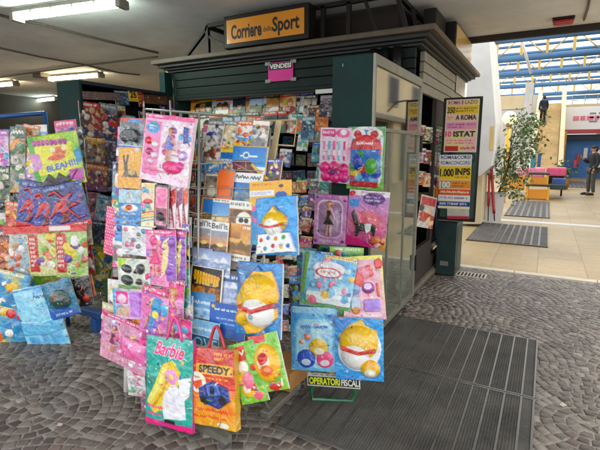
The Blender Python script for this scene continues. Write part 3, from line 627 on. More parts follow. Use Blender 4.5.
# dark green cabinet, the opened left-hand leaf
cab = empty('wall_cabinet', (-4.58, 3.9, 0), 'open dark green cabinet with packs hanging in rows, left of the kiosk', 'cabinet')
def Cb(mb, n, m): return W(mb, n, m, cab)
BX0, BX1, BY0, BY1, BZ0, BZ1 = -4.76, -4.38, 3.14, 4.43, .35, 2.33
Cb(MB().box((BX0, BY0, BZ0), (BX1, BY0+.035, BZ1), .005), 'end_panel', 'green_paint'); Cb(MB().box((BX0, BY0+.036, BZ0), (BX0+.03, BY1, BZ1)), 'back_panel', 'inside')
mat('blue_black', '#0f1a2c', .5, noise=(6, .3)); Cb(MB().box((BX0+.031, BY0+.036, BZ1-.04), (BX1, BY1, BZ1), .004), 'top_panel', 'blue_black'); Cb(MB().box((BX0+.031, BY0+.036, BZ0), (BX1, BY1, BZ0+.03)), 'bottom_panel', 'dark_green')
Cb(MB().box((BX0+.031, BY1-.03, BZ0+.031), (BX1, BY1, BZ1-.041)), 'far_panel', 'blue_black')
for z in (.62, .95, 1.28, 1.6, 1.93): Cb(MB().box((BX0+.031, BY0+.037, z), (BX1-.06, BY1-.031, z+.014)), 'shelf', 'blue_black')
for sy in (BY0+.04, BY1-.08): Cb(MB().tube([(-4.57, sy, 0), (-4.57, sy, BZ0+.002)], .03, 10), 'foot', 'dark_metal')
# ------------------------------------------------------------------ display planes
PA = Plane((-2.0, 1.95, 1.6), 0, 6); PB = Plane((-1.6, 2.05, 1.2), 0, 10); PC = Plane((-1.05, 2.42, .6), 16, 8)
PD = Plane((-1.3, 3.165, 1.6), 0, 0); PE = Plane((-1.15, 2.95, 1.3), 10, 0); PL = Plane((-3.6, 2.3, 1.0), 30, 4)
PCAB = Plane((-4.37, 3.8, 1.5), 90, 4); PK = Plane((-3, 4.66, 1.95), 0, 12); PG = Plane((-1.42, 5.2, 1.4), 62, 0); PBD = Plane((-1.0, 5.64, 1.5), 0, 0)
def pt(pl, x, y, off=0): return onplane(x, y, pl.p+pl.n*off, pl.n)
def wires(lst, r, n=6):
    m = MB()
    for q in lst: m.tube(q, r, n)
    return m
def rack(name, loc, label, cat='rack', group=None): return empty(name, loc, label, cat, group)

# white wire toy stand
ra = rack('wire_toy_stand', (-2.0, 2.0, 0), 'white wire floor stand hung full of pink doll packs, left of the magazine stand', 'display stand', 'wire stands in front of the kiosk')
def RA(mb, n, m='wire_white'): return W(mb, n, m, ra)
o_ = -.03; A = lambda x, y, o=o_: pt(PA, x, y, o)
tl, tr = A(144, 109), A(199, 113); bk = Vector((0, .32, .0))
RA(wires([[tl, tr, tr+bk, tl+bk, tl], [tl+Vector((0, 0, .045)), tl], [(tl+tr)/2+Vector((0, 0, .06)), (tl+tr)/2+Vector((0, 0, -.1))]], .006), 'top_frame')
RA(wires([[Vector((tl.x, tl.y, tl.z)), Vector((tl.x+.02, 1.86, .09))]], .008), 'upright'); RA(wires([[tr, Vector((tr.x+.02, 1.87, .09))]], .008), 'upright')
RA(wires([[tl+bk, Vector((tl.x+.02, 2.3, .09))]], .008), 'upright'); RA(wires([[tr+bk, Vector((tr.x+.02, 2.3, .09))]], .008), 'upright')
gr = []
for k in range(1, 12):
    f = k/12; a = tl.lerp(Vector((tl.x+.02, 1.86, .09)), f); b = tr.lerp(Vector((tr.x+.02, 1.87, .09)), f); gr.append([a, b])
    gr.append([b, b+bk*1.1]); gr.append([a, a+bk*1.1])
for k in range(1, 6):
    f = k/6; gr.append([tl.lerp(tr, f), Vector((tl.x+.02, 1.86, .09)).lerp(Vector((tr.x+.02, 1.87, .09)), f)])
RA(wires(gr, .0032, 5), 'wire_grid')
for xx in (tl.x, tr.x+.015):
    RA(MB().box((xx-.02, 1.80, .05), (xx+.03, 2.36, .09), .006), 'base_rail')
    for yy in (1.84, 2.32): RA(MB().ball((xx, yy, .026), .026), 'caster', 'rubber')
RA(MB().tube([A(128, 300, -.05), (A(128, 300, -.05).x, 1.84, .02)], .02, 8), 'post', 'white_plastic')

# magazine and calendar stand
rb = rack('wire_magazine_stand', (-1.6, 2.1, 0), 'grey wire stand stepped with calendars and magazines, in the middle', 'display stand', 'wire stands in front of the kiosk')
def RB(mb, n, m='wire_dark'): return W(mb, n, m, rb)
B = lambda x, y, o=-.035: pt(PB, x, y, o)
bl, br, tl2, tr2 = B(190, 372), B(258, 382), B(203, 128), B(270, 128)
for a, b in ((tl2, bl), (tr2, br)):
    RB(MB().tube([a, b, Vector((b.x, b.y+.1, .09))], .008, 7), 'upright', 'wire_white')
wl = []
for y in (172, 198, 226, 258, 290, 318, 345):
    f = (y-128)/250; a = tl2.lerp(bl, f); b = tr2.lerp(br, f); fw_ = PB.n*.075
    wl.append([a, a+fw_, b+fw_, b]); wl.append([a+fw_+Vector((0, 0, .05)), b+fw_+Vector((0, 0, .05))]); wl.append([a, b])
    for k in range(1, 5): q = a.lerp(b, k/5); wl.append([q, q+fw_, q+fw_+Vector((0, 0, .05))])
RB(wires(wl, .0028, 5), 'shelf_wire', 'wire_white')
hd = [pt(PB, x, y, -.12) for x, y in ((262, 121), (297, 120), (294, 146), (262, 144))]; RB(wires([hd+[hd[0]]], .006), 'header_frame', 'pale_wood')
RB(MB().prism([pt(PB, x, y, -.1) for x, y in ((277, 121), (282, 121), (272, 178), (267, 178))], PB.n*.012), 'slat', 'pale_wood'); RB(MB().prism([pt(PB, x, y, -.08) for x, y in ((249, 118), (253, 118), (247, 150), (243, 150))], PB.n*.012), 'slat', 'pale_wood')
e0, e1 = AZ(196, 424, .06), AZ(229, 443, .05); d = Vector((e1.x-e0.x, e1.y-e0.y, 0)).normalized(); s_ = Vector((-d.y, d.x, 0))*.022
RB(MB().prism([e0-d*.5+s_, e0-d*.5-s_, e1-s_, e1+s_], (0, 0, .04)), 'base_rail', 'alu')
for q in (bl, br): RB(MB().box((q.x-.03, q.y+.06, .05), (q.x+.03, q.y+.45, .09), .006), 'side_rail', 'alu')
for q in (e1-d*.04, e0-d*.45, Vector((bl.x, bl.y+.42, 0)), Vector((br.x, br.y+.42, 0))): RB(MB().ball((q.x, q.y, .027), .026), 'caster', 'rubber')
q = AZ(283, 394, .09); RB(MB().box((q.x-.16, q.y+.02, .10), (q.x+.04, q.y+.3, .22), .004), 'bottom_box', 'cardboard')

# green tubular stand with notice board
rc = rack('green_wire_stand', (-1.05, 2.5, 0), 'green tubular stand hung with children\'s activity packs beside the ribbed mat', 'display stand', 'wire stands in front of the kiosk')
def RC(mb, n, m='wire_green'): return W(mb, n, m, rc)
C_ = lambda x, y, o=-.03: pt(PC, x, y, o)
gl, gr_ = C_(313, 384), C_(354, 388); tl3, tr3 = C_(318, 244), C_(358, 248)
fl, frr = AZ(311, 398, .02), AZ(355, 401, .02)
RC(MB().tube([tl3+Vector((0, 0, -.08)), gl, fl+Vector((0, 0, .06)), fl+Vector((.015, -.01, .0)), frr+Vector((-.015, -.01, 0)), frr+Vector((0, 0, .06)), gr_, tr3+Vector((0, 0, -.08)), tr3+Vector((-.02, 0, -.01)), tl3+Vector((.02, 0, -.01)), tl3+Vector((0, 0, -.08))], .0125, 9), 'tube_frame')
bk = Vector((-.1, .34, 0)); RC(MB().tube([tl3+Vector((0, .03, -.1)), fl+bk+Vector((0, 0, .05)), fl+bk, frr+bk, frr+bk+Vector((0, 0, .05)), tr3+Vector((0, .03, -.1))], .0115, 8), 'rear_frame')
wl = []
for f in (.1, .3, .5, .7, .9):
    a, b = tl3.lerp(gl, f), tr3.lerp(gr_, f); wl.append([a, b]); wl += [[a.lerp(b, k), a.lerp(b, k)+PC.n*.09+Vector((0, 0, .015))] for k in (.02, .4, .98)]
RC(wires(wl, .0035, 5), 'hook_wire')
def board_art(A):
    A.rect(0, 0, 1, .3, '#8b8f84'); A.rrect(.01, .03, .99, .99, '#c5c2b6', .05); A.rect(.02, .28, .98, .9, '#1a1a18'); A.bars(.1, .06, .6, .24, '#35382f'); A.text('OPERATORI', .33, .6, .58, .5, '#d8e020', bold=.03); A.text('FISCALI', .815, .6, .34, .46, '#e6e4da', bold=.02)
item('notice_board', 'black notice strip reading OPERATORI FISCALI low on the green stand', 'sign', None, PC, 333.5, 380.5, 53, 13.5, board_art, .0, 4, '#c5c2b6', 'matte_print', 2.6)

# blue rack on the far left
rl = rack('blue_rack', (-3.8, 2.5, 0), 'blue steel rack hung with toy bags at the far left', 'display stand')
def RL(mb, n, m='blue_paint'): return W(mb, n, m, rl)
Lp = lambda x, y, o=-.14: pt(PL, x, y, o)
a, b, c_, d_ = Lp(-22, 118), Lp(45, 113), Lp(-22, 330), Lp(72, 322)
RL(MB().tube([a, b], .02, 4).tube([a+Vector((0, 0, -.12)), b+Vector((0, 0, -.12))], .014, 4), 'top_bar'); RL(MB().tube([b+Vector((0, 0, .01)), Vector((b.x+.06, b.y, 0))], .02, 4), 'upright'); RL(MB().tube([a, Vector((a.x+.05, a.y, 0))], .02, 4), 'upright')
q0, q1 = AZ(52, 330, .0), AZ(88, 317, 0); RL(MB().box((-3.95, 2.42, .12), (-3.35, 2.5, .18), .005).box((-3.45, 2.4, 0), (-3.38, 2.52, .119), .004), 'base_bar'); wl = []
for y in (150, 180, 210, 240, 275, 300): wl.append([Lp(-20, y), Lp(66, y-2)]); wl += [[Lp(x, y), Lp(x, y)+PL.n*.1] for x in (5, 25, 50)]
RL(wires(wl, .005, 5), 'hook_wire', 'wire_dark')
tag(MB().prism([(-3.62, 2.72, .01), (-3.36, 2.72, .01), (-3.34, 2.70, .34), (-3.64, 2.70, .34)], (0, .24, 0)).build('storage_tub', 'wire_green'), 'plain green tub on the cobbles under the packs of the green cabinet', 'tub')

# ------------------------------------------------------------------ small printed designs
def dol(A, cx, cy, h, skin='#d9a27e', hair='#e3c46a', dress='#2a2630', hh=.012):
    """a fashion doll packed upright"""
    w = h/A.asp
    A.ell(cx, cy-.40*h, .085*w, .1*h, hair, 0, hh); A.ell(cx, cy-.38*h, .055*w, .075*h, skin, 0, hh*1.2); A.line([(cx, cy-.3*h), (cx, cy-.05*h)], .09*h, skin, hh)
    for s in (-1, 1): A.line([(cx+s*.05*w, cy-.26*h), (cx+s*.13*w, cy-.02*h)], .03*h, skin, hh*.7); A.line([(cx+s*.03*w, cy+.1*h), (cx+s*.045*w, cy+.46*h)], .042*h, skin, hh)
    A.poly([(cx-.06*w, cy-.24*h), (cx+.06*w, cy-.24*h), (cx+.04*w, cy-.08*h), (cx+.15*w, cy+.14*h), (cx-.15*w, cy+.14*h), (cx-.04*w, cy-.08*h)], dress, hh*1.1)
PINKS = ['#e85aa8', '#f4a3cb', '#d92d8a', '#f7cfe0', '#b77fd0', '#fbeef4', '#8e5fb5', '#5cb7d8']; MIX = ['#e23b34', '#f2c230', '#2f7fd0', '#47b04a', '#f4f0e6', '#ef7f27', '#7a3fa0', '#1f2a3a', '#35b6c4']
def a_mixpack(bg, band, cols=MIX, n=26, relief=.008, head=True):
    n = int(n*1.6)
    def f(A):
        A.mottle(0, 0, 1, 1, [bg, bg, band], 3); A.rect(0, 0, 1, .18 if head else .06, band)
        if head: A.bars(.1, .04, .9, .15, '#f6f2e8')
        A.blobs(n, cols, .05, .2, .95, .95, (.03, .1), relief); A.busy(.2, 26)
    return f
def a_land(sky0, sky1, land, band=None, border=None, tcol='#ffffff'):
    def f(A):
        A.grad(0, 0, 1, .6, sky0, sky1); A.mottle(0, .5, 1, 1, land, 3, 0, 2)
        A.poly([(0, .62), (.2, .5), (.38, .58), (.55, .42), (.75, .56), (1, .48), (1, .7), (0, .7)], land[0]); A.mottle(0, .7, 1, 1, land, 4, .2, 2)
        if band: A.rect(0, 0, 1, .2, band)
        A.bars(.08, .05, .9, .16, tcol)
        if border:
            for q in ((0, 0, 1, .03), (0, .97, 1, 1), (0, 0, .035, 1), (.965, 0, 1, 1)): A.rect(*q, border)
    return f
def a_mag(seed):
    """a gossip or hobby magazine cover"""
    R = random.Random(seed); bgc = R.choice(['#b3331f', '#e9e1d0', '#caa832', '#20344e', '#7b8f93', '#d46a23', '#3e6b49', '#8e2f5f', '#d9c9a8', '#2c6c9c', '#52342a', '#e2b04a']); kind = R.choice(['face', 'land', 'things', 'face', 'two'])
    hd = R.choice(['#d8281e', '#f2d02c', '#f5f2ea', '#15181c', '#1e66b0', '#e0531a'])
    def f(A):
        A.mottle(0, 0, 1, 1, [bgc, R.choice(['#d8cfc0', '#5a4636', bgc])], 3)
        if kind in ('face', 'two'):
            for cx in ((.55,) if kind == 'face' else (.3, .72)): A.portrait(cx, .48, .5, R.choice(['#d8a888', '#c48f6c', '#e6c0a2']), R.choice(['#3a2416', '#1b1512', '#b88a44', '#6d3c20']), R.choice(['#a01f2b', '#22324a', '#efe9df', '#2b2b2b', '#4d7f6a']))
        elif kind == 'land': a_land('#6fa6cf', '#dfe6e2', ['#5c6a3a', '#9c8a56', '#3f4a34'])(A)
        else: A.blobs(12, MIX+['#6a4a2e', '#c9b48c'], .1, .3, .9, .9, (.06, .14))
        A.rect(0, 0, 1, .19, hd); A.bars(.06, .03, .94, .16, '#f7f4ea' if hd in ('#d8281e', '#15181c', '#1e66b0', '#e0531a') else '#b0201c')
        A.bars(.06, .68, .55, .95, R.choice(['#f7f0d8', '#f6d930', '#ffffff']), 4)
    return f, bgc, hd
NAMES = {'#b3331f': 'brick red', '#e9e1d0': 'cream', '#caa832': 'mustard', '#20344e': 'navy', '#7b8f93': 'grey', '#d46a23': 'orange', '#3e6b49': 'green', '#8e2f5f': 'plum', '#d9c9a8': 'beige', '#2c6c9c': 'blue', '#52342a': 'brown', '#e2b04a': 'amber',
         '#d8281e': 'red', '#f2d02c': 'yellow', '#f5f2ea': 'white', '#15181c': 'black', '#1e66b0': 'blue', '#e0531a': 'orange'}
ORD = ['first', 'second', 'third', 'fourth', 'fifth', 'sixth', 'seventh', 'eighth', 'ninth', 'tenth', 'eleventh', 'twelfth', 'thirteenth', 'fourteenth', 'fifteenth', 'sixteenth', 'seventeenth', 'eighteenth']
G_T, G_M, G_C, G_K, G_P, G_L = 'toy packs on the white wire stand', 'magazines and calendars on the wire stand', 'packs on the green stand', 'magazines hung inside the kiosk', 'packs in the green cabinet', 'toy bags on the blue rack'

CN = {'crimson': '#c02c34', 'orange': '#e07a24', 'yellow': '#e8c22c', 'lime': '#8fc03a', 'green': '#3f9248', 'turquoise': '#2fa8a8', 'sky blue': '#4aa0d8', 'royal blue': '#2a52b0', 'violet': '#7a44a8', 'magenta': '#d8308c', 'rose': '#ee8ab4', 'white': '#e8e6e0', 'grey': '#8f9094', 'brown': '#7a5638', 'black': '#26262a', 'cream': '#dccfae'}
_used = set()
def clutter(plane, spots, where, group, name='toy_pack', cat='toy pack', pal=None, off=(-.03, .0), seed=1, m='film'):
    R = random.Random(seed); pal = pal or list(CN)
    for cx, cy, w_, h_, a in spots:
        while True:
            c1, c2 = R.sample(pal, 2)
            if (c1, c2, where) not in _used: _used.add((c1, c2, where)); break
        item(name, f'{c1} {cat} with {c2} top {where}', cat, group, plane, cx, cy, w_, h_, a_mixpack(CN[c1], CN[c2], [CN[c1], CN[c2], '#f0e8dc']+R.sample(list(CN.values()), 4), 14), R.uniform(*off), a, m=m, thick=.008, wr=.005, dens=1.3)

# ---- packs hanging on the glass case's green end panel
def art(A):
    A.mottle(0, 0, 1, 1, ['#f6c6dc', '#f7dce8', '#f0a8cc'], 3)
    A.rrect(.06, .03, .5, .16, '#d83c90', .03); A.ell(.72, .1, .22, .08, '#f06aa8'); A.ell(.74, .08, .1, .05, '#fff0f6'); A.bars(.1, .06, .46, .13, '#fff2f8')
    for i, c in enumerate(['#e88fb8', '#4fb8cc', '#e85a9c', '#8fd2e0', '#d94a90']): A.rrect(.12+.16*i, .24, .2+.16*i, .58, c, .02, .01); A.rect(.13+.16*i, .4, .19+.16*i, .5, '#f9e8f0')
    for x, y in ((.2, .72), (.5, .7), (.8, .73), (.25, .88), (.55, .9), (.82, .88)): A.ell(x, y, .17, .1, '#ee2f96', 0, .035)
    A.ell(.5, .8, .12, .05, '#8b2a8f', 0, .045)
item('toy_pack', 'pink beauty set pack with bright pink lumps, hung on the case\'s green end panel', 'toy pack', 'packs on the green end panel', PD, 335, 155.5, 31, 55, art, .03, 3, m='film', thick=.006, wr=.004)
def art(A):
    A.grad(0, 0, 1, 1, '#4fa860', '#8cc454'); A.rrect(.05, .0, .95, .97, '#d9e6df', .2); A.rrect(.1, .05, .9, .93, '#2f8fc8', .25)
    for s in (-1, 1): A.ell(.5+s*.22, .12, .2, .09, '#ece6e0', 0, .008); A.ell(.5+s*.22, .12, .11, .06, '#c23a46')
    A.ell(.5, .35, .42, .22, '#d3262c', 0, .02); A.rect(.12, .36, .88, .9, '#2a86c9', .018); A.text('MAX', .5, .27, .4, .09, '#f2f4f8', bold=.02) if 0 else A.bars(.25, .23, .75, .31, '#f4f2ee')
    A.blobs(16, ['#3aa84a', '#2b58b5', '#d7322d', '#f3c63a', '#79c7e0', '#1e4f97'], .17, .42, .83, .82, (.05, .1), .024); A.rrect(.12, .86, .88, .95, '#c5302c', .03, .02)
    A.ell(.68, .62, .16, .13, '#54b23e', 0, .03); A.ell(.32, .56, .15, .13, '#2c50b4', 0, .03)
item('toy_pack', 'green and blue toy rucksack pack with red dome, hung on the case\'s green end panel', 'toy pack', 'packs on the green end panel', PD, 365.5, 158.5, 37, 63, art, .025, 1.5, m='film', thick=.006, wr=.004)

# ---- the two doll boxes below them
def art(A):
    A.mottle(0, 0, 1, 1, ['#c88cc0', '#dca6cf', '#b779b4'], 3); A.rrect(.1, .1, .88, .84, '#ecd6e4', .14, -.0); A.rrect(.14, .13, .84, .82, '#b592b4', .12)
    A.mottle(.2, .2, .78, .75, ['#c7abc5', '#a888ab', '#d9c4d8'], 4); dol(A, .47, .47, .72, '#d6a083', '#b87a4a', '#262128', .016); A.bars(.18, .88, .8, .95, '#f6e6f2')
    for x, y in ((.08, .06), (.92, .1), (.08, .92), (.9, .9)): A.ell(x, y, .05, .03, '#8f3c8a')
item('doll_box', 'lilac window box with a doll in a dark skirt, above the green stand', 'toy box', 'doll boxes above the green stand', PE, 331, 220, 32, 50, art, 0, 5, m='film', thick=.055, edge='#c08ab8')
def art(A):
    A.grad(0, 0, 1, .5, '#b99bd6', '#d98fb8'); A.grad(0, .5, 1, 1, '#e68aa6', '#c04f98'); A.rect(0, 0, 1, .1, '#ece0ee'); A.ell(.62, .14, .27, .11, '#6a2a8c'); A.bars(.42, .09, .82, .2, '#e8d4ee', 2); A.rrect(.03, .17, .26, .3, '#4aa0dc', .02)
    A.ell(.5, .55, .36, .2, '#e07c8c'); hz = '#2a2230'
    A.poly([(.22, .6), (.62, .56), (.74, .62), (.72, .78), (.66, .78), (.64, .7), (.34, .72), (.3, .82), (.24, .82)], hz, .02); A.poly([(.2, .62), (.1, .42), (.16, .36), (.28, .48), (.34, .6)], hz, .022); A.poly([(.44, .58), (.62, .56), (.6, .7), (.5, .76)], '#eef0f4', .024)
    A.poly([(0, .8), (.6, .93), (1, .88), (1, 1), (0, 1)], '#d02888'); A.blobs(6, ['#e8a23a', '#b02470', '#f4c8da'], .6, .78, .98, .98, (.05, .08), .01); A.ell(.75, .86, .1, .07, '#d88a3a', 0, .014); A.ell(.08, .07, .08, .05, '#d2323c'); A.bars(.3, .02, .9, .06, '#b0587c')
item('toy_pack', 'purple and pink pack with a black toy horse, beside the lilac doll box', 'toy pack', 'doll boxes above the green stand', PE, 367.5, 219, 40, 56, art, .012, 6, m='film', thick=.008, wr=.003)
hk = wires([[(PE.p+PE.r*t+Vector((0, .04, .17))), (PE.p+PE.r*t+Vector((0, .19, .19)))] for t in (-.2, -.02, .13)], .004); tag(hk.build('display_hook', 'wire_white'), 'wire hooks carrying the doll boxes from the case end panel', 'hook')

# ---- green stand
def art(A):
    A.mottle(0, 0, 1, 1, ['#5aa7d6', '#8cc6e2', '#d6e6ea'], 2.5); A.rect(0, .0, .08, 1, '#7ab04a'); A.grad(0, .8, 1, 1, '#4f9cca', '#7db35a')
    A.blobs(26, ['#dfe9ee', '#e06a6a', '#4a7fc0', '#f0d070', '#b9d3de', '#e9a8b8'], .08, .1, .95, .95, (.03, .08), .006); A.ell(.5, .25, .3, .12, '#e5e2ea'); A.ell(.49, .34, .25, .1, '#d2404a'); A.ell(.49, .34, .21, .075, '#f2eee6'); A.bars(.34, .3, .65, .38, '#c8323c')
    A.rrect(.12, .72, .98, .93, '#dfe8e6', .03, .01); A.blobs(14, ['#7fb9d8', '#e0c46a', '#e58aa0', '#9ec7a0'], .18, .5, .92, .9, (.05, .09), .014); A.rect(.4, 0, .98, .07, '#e8d890'); A.bars(.42, .01, .94, .06, '#c0453c')
item('toy_pack', 'pale blue activity pack with a red-rimmed white oval, tilted on the green stand', 'toy pack', G_C, PC, 328, 281, 52, 52, art, .045, 10, m='film', thick=.012, wr=.005, puff=.012)
def art(A):
    A.mottle(0, 0, 1, 1, ['#b9d3a0', '#8fb8d8', '#d4dcc0'], 3); A.blobs(14, MIX, 0, 0, 1, 1, (.05, .1), .006)
item('toy_pack', 'green-edged activity pack half hidden behind the pale blue pack', 'toy pack', G_C, PC, 316, 279, 30, 55, art, .02, 6, m='film', thick=.006, wr=.004)
def art(A):
    A.grad(0, 0, 1, 1, '#f2e67a', '#f0b8c8'); A.rrect(.08, .06, .94, .96, '#f2bcc8', .05); A.blobs(10, ['#e8564a', '#f6a0b4', '#fbe6ea', '#ef7a70'], .12, .1, .9, .4, (.05, .11), .01)
    A.ell(.28, .52, .16, .09, '#8fb7dc', 0, .014); A.ell(.62, .5, .15, .09, '#a85aa8', 0, .014); A.ell(.62, .47, .09, .05, '#e9d6ee'); A.line([(.84, .45), (.86, .62)], .04, '#e4762c', .012); A.rrect(.5, .68, .88, .86, '#b89ae0', .03, .016); A.rrect(.2, .62, .42, .84, '#c7d8ee', .03, .012); A.ell(.3, .84, .1, .06, '#e0a050', 0, .012); A.ell(.6, .92, .3, .04, '#f5d0dc')
item('toy_pack', 'pink and yellow pack with lilac toy pieces, upper right on the green stand', 'toy pack', G_C, PC, 363, 288, 42, 64, art, .02, -2, m='film', thick=.008, wr=.003)
def art(A):
    A.mottle(0, 0, 1, 1, ['#4ba3d8', '#86c3e4', '#2f86c4'], 2.5); A.rrect(.1, .16, .92, .96, '#7fc0e6', .16, .0); A.rrect(.13, .19, .89, .94, '#a8d6ec', .14); A.mottle(.2, .24, .82, .9, ['#8ccbe8', '#c6e4f0', '#6fb4de'], 3)
    A.rect(.05, 0, .95, .1, '#9fd0ea'); A.text('~', .5, .05, .1, .02, '#fff') if 0 else None; A.bars(.22, .27, .8, .36, '#4a86c8')
    for x, y, r, c in ((.36, .46, .07, '#ef9a7a'), (.24, .54, .05, '#f2a98a'), (.6, .62, .2, '#f1c52e'), (.34, .8, .2, '#2f66c4'), (.74, .8, .18, '#ee5f92')): A.ell(x, y, r, r*.72, c, .3, .01)
    A.ell(.62, .67, .11, .05, '#fbf3d8'); A.ell(.34, .85, .1, .05, '#cfe0f4'); A.ell(.74, .85, .1, .05, '#fbdce6')
item('toy_bag', 'light blue drawstring bag with yellow, blue and pink rounds, lower left of the green stand', 'toy bag', G_C, PC, 314, 339, 46, 64, art, .03, 3, m='film', thick=.01, wr=.006, puff=.014)
def art(A):
    A.mottle(0, 0, 1, 1, ['#1f9ad6', '#35aee0', '#1586c6'], 2); A.ell(.5, .5, .44, .36, '#e9f1f2', .5, .012)
    A.poly([(.06, .3), (.3, .12), (.56, .02), (.62, .12), (.86, .2), (.9, .4), (.6, .5), (.2, .48)], '#f2c21c'); A.ell(.48, .4, .4, .27, '#f2c21c', .2, .05); A.ell(.42, .62, .3, .2, '#f4f1e4', .4, .052); A.poly([(.12, .42), (.5, .5), (.84, .46), (.84, .52), (.5, .565), (.12, .49)], '#d2322a', .05)
    A.ell(.72, .8, .2, .15, '#f0b92a', .2, .03); A.ell(.72, .86, .11, .07, '#f5ead0', 0, .034)
item('toy_pack', 'bright blue card with a puffy yellow and white toy, low on the green stand', 'toy pack', G_C, PC, 359.5, 349, 48, 62, art, .045, 3, m='film', thick=.006, wr=.004)

# ---- magazine stand, top to bottom
def mg(label, cx, cy, w, h, art, off=0, ang=None, name='magazine', cat='magazine', bg='#ffffff', m='paper', **kw):
    return item(name, label, cat, G_M, PB, cx, cy, w, h, art, off, ang, bg, m, **kw)
def art(A): A.rect(0, 0, 1, 1, '#e6e4e2'); A.rect(0, 0, 1, .3, '#d84a98'); A.rect(.3, .3, 1, .6, '#f4f2f0'); A.bars(.1, .5, .9, .8, '#8a93a0', 3)
mg('white magazine with a pink top edge, highest on the wire stand', 218, 136, 30, 22, art, -.03, -3)
def art(A): a_land('#8fb0cc', '#e2e0d6', ['#8d8f96', '#d8d8dc', '#6b6a64'])(A); A.rect(0, 0, 1, .12, '#e8c04a'); A.mottle(0, .35, 1, 1, ['#7d8794', '#c9ced4', '#eef0f2'], 4)
mg('mountain magazine with yellow top edge, tilted behind the blue ones', 222, 151, 36, 26, art, -.015, -14)
def art(A): A.grad(0, 0, 1, 1, '#1878bc', '#2d9ad8'); A.rect(0, 0, 1, .1, '#e8d24a'); A.bars(.12, .28, .9, .46, '#e8f0f4', 1); A.bars(.2, .5, .85, .64, '#e8f0f4'); A.mottle(0, .74, 1, 1, ['#d8e2e6', '#5aa7cf', '#f0f2f2'], 5)
mg('blue magazine with two lines of white lettering, upper left of the wire stand', 219, 166, 34, 34, art, 0, 3)
def art(A):
    A.grad(0, 0, 1, .6, '#2387c8', '#49a6dc'); A.line([(.25, .3), (.7, .3)], .05, '#e9eef0'); A.ell(.4, .28, .1, .1, '#d8e4ea'); A.ell(.4, .28, .06, .06, '#2a7dba'); A.poly([(.04, .45), (.5, .42), (.9, .75), (1, 1), (.45, 1), (.05, .7)], '#7c2a2c'); A.line([(.1, .55), (.7, .8)], .03, '#cc8888'); A.poly([(.6, .5), (1, .85), (1, .98), (.55, .55)], '#e8c22e'); A.mottle(0, .8, .5, 1, ['#31566a', '#7c9aa4'], 5)
    for q in ((0, 0, 1, .035), (.96, 0, 1, 1)): A.rect(*q, '#d8b84a')
mg('blue magazine with a dark red boat hull on the cover', 249, 163, 35, 34, art, .012, 4)
def art(A): A.rect(0, 0, 1, 1, '#c98f42'); A.rect(.1, .05, .9, .95, '#e6ddcc'); A.mottle(.12, .1, .88, .9, ['#6f6156', '#a79a8c', '#494848'], 4); A.ell(.55, .6, .3, .2, '#d8cfc0')
mg('small ochre-framed calendar with a brownish photo, left of the orange notebook', 211, 188, 14, 30, art, .02, 3)
def art(A): A.mottle(0, 0, 1, 1, ['#ee7420', '#f28a34'], 2); A.rect(0, .55, 1, .57, '#d4621a')
mg('plain orange notebook in the wire stand', 225.5, 185, 16, 29, art, .035, 5, 'notebook', 'notebook')
def art(A): A.grad(0, .2, 1, .75, '#2f74b6', '#5aa2d6'); A.rect(0, 0, 1, .33, '#e8ecee'); A.bars(.1, .06, .9, .28, '#29425c'); A.mottle(0, .65, 1, 1, ['#2c5f8e', '#83a4ba', '#d8d0bc'], 4)
mg('white-topped blue seaside calendar right of the orange notebook', 247, 188, 30, 30, art, .022, 5, 'calendar', 'calendar')
def art(A): A.rect(0, 0, 1, 1, '#e0a02e'); A.rect(.15, .05, 1, .95, '#3f88c4'); A.mottle(.15, .5, 1, .95, ['#c7a468', '#8c6b3e', '#5b88a8'], 4)
mg('yellow-spined calendar with a blue photo at the left end of its shelf', 207, 213, 13, 31, art, .03, 6, 'calendar', 'calendar')
def art(A): A.grad(0, 0, 1, 1, '#4492cc', '#a8cce0'); A.rect(0, 0, 1, .12, '#e9e6da'); A.mottle(0, .55, 1, 1, ['#d8b878', '#e9d8b0', '#5d8fb0'], 4); A.bars(.1, .02, .9, .1, '#555555')
mg('blue sky calendar with sandy lower half, middle of the third shelf', 221, 214, 18, 30, art, .04, 6, 'calendar', 'calendar')
def art(A):
    A.rect(0, 0, 1, 1, '#c98f42'); A.rect(0, 0, 1, .25, '#efe9dc'); A.bars(.05, .06, .9, .2, '#48505a'); A.mottle(.06, .28, .94, .95, ['#a8845a', '#6d4f38', '#d0b890'], 4); A.ell(.62, .62, .3, .28, '#ece6da'); A.ell(.52, .6, .1, .08, '#3c322c'); A.ell(.72, .6, .09, .08, '#3c322c')
mg('brown animal calendar with a white dog on a yellow ground, third shelf', 241, 217, 25, 32, art, .048, 6, 'calendar', 'calendar')
def bell(A):
    A.rect(0, 0, 1, 1, '#e9e7e2'); A.text("Bell'It", .5, .115, .86, .15, '#20242a', bold=.02); A.grad(.04, .24, .96, .62, '#8fa6bc', '#e0a46a'); A.mottle(.04, .62, .96, .98, ['#3f4a5c', '#9a7b62', '#5c6c80'], 4, 0, 3); A.ell(.6, .6, .18, .05, '#f4d48e')
    A.poly([(.04, .66), (.3, .58), (.5, .66), (.04, .74)], '#4a3f44')
mg('tall calendar with short black title and a sunset coast, left of its twin', 202, 238, 18, 38, bell, .06, 7, 'calendar', 'calendar')
mg('tall calendar with short black title and a sunset coast, right of its twin', 219, 241, 18, 38, bell, .062, 7, 'calendar', 'calendar')
def art(A): a_land('#c98f4a', '#e9c27a', ['#8a6a30', '#c99a4a', '#5c4a2a'])(A); A.rect(.0, .8, 1, 1, '#efe9dc'); A.bars(.1, .84, .9, .95, '#333333'); A.grad(0, 0, .5, .4, '#e7b56a', '#a86f38'); 
mg('golden field calendar with a white foot, right of the tall black-titled pair', 240, 243, 23, 38, art, .05, 9, 'calendar', 'calendar')
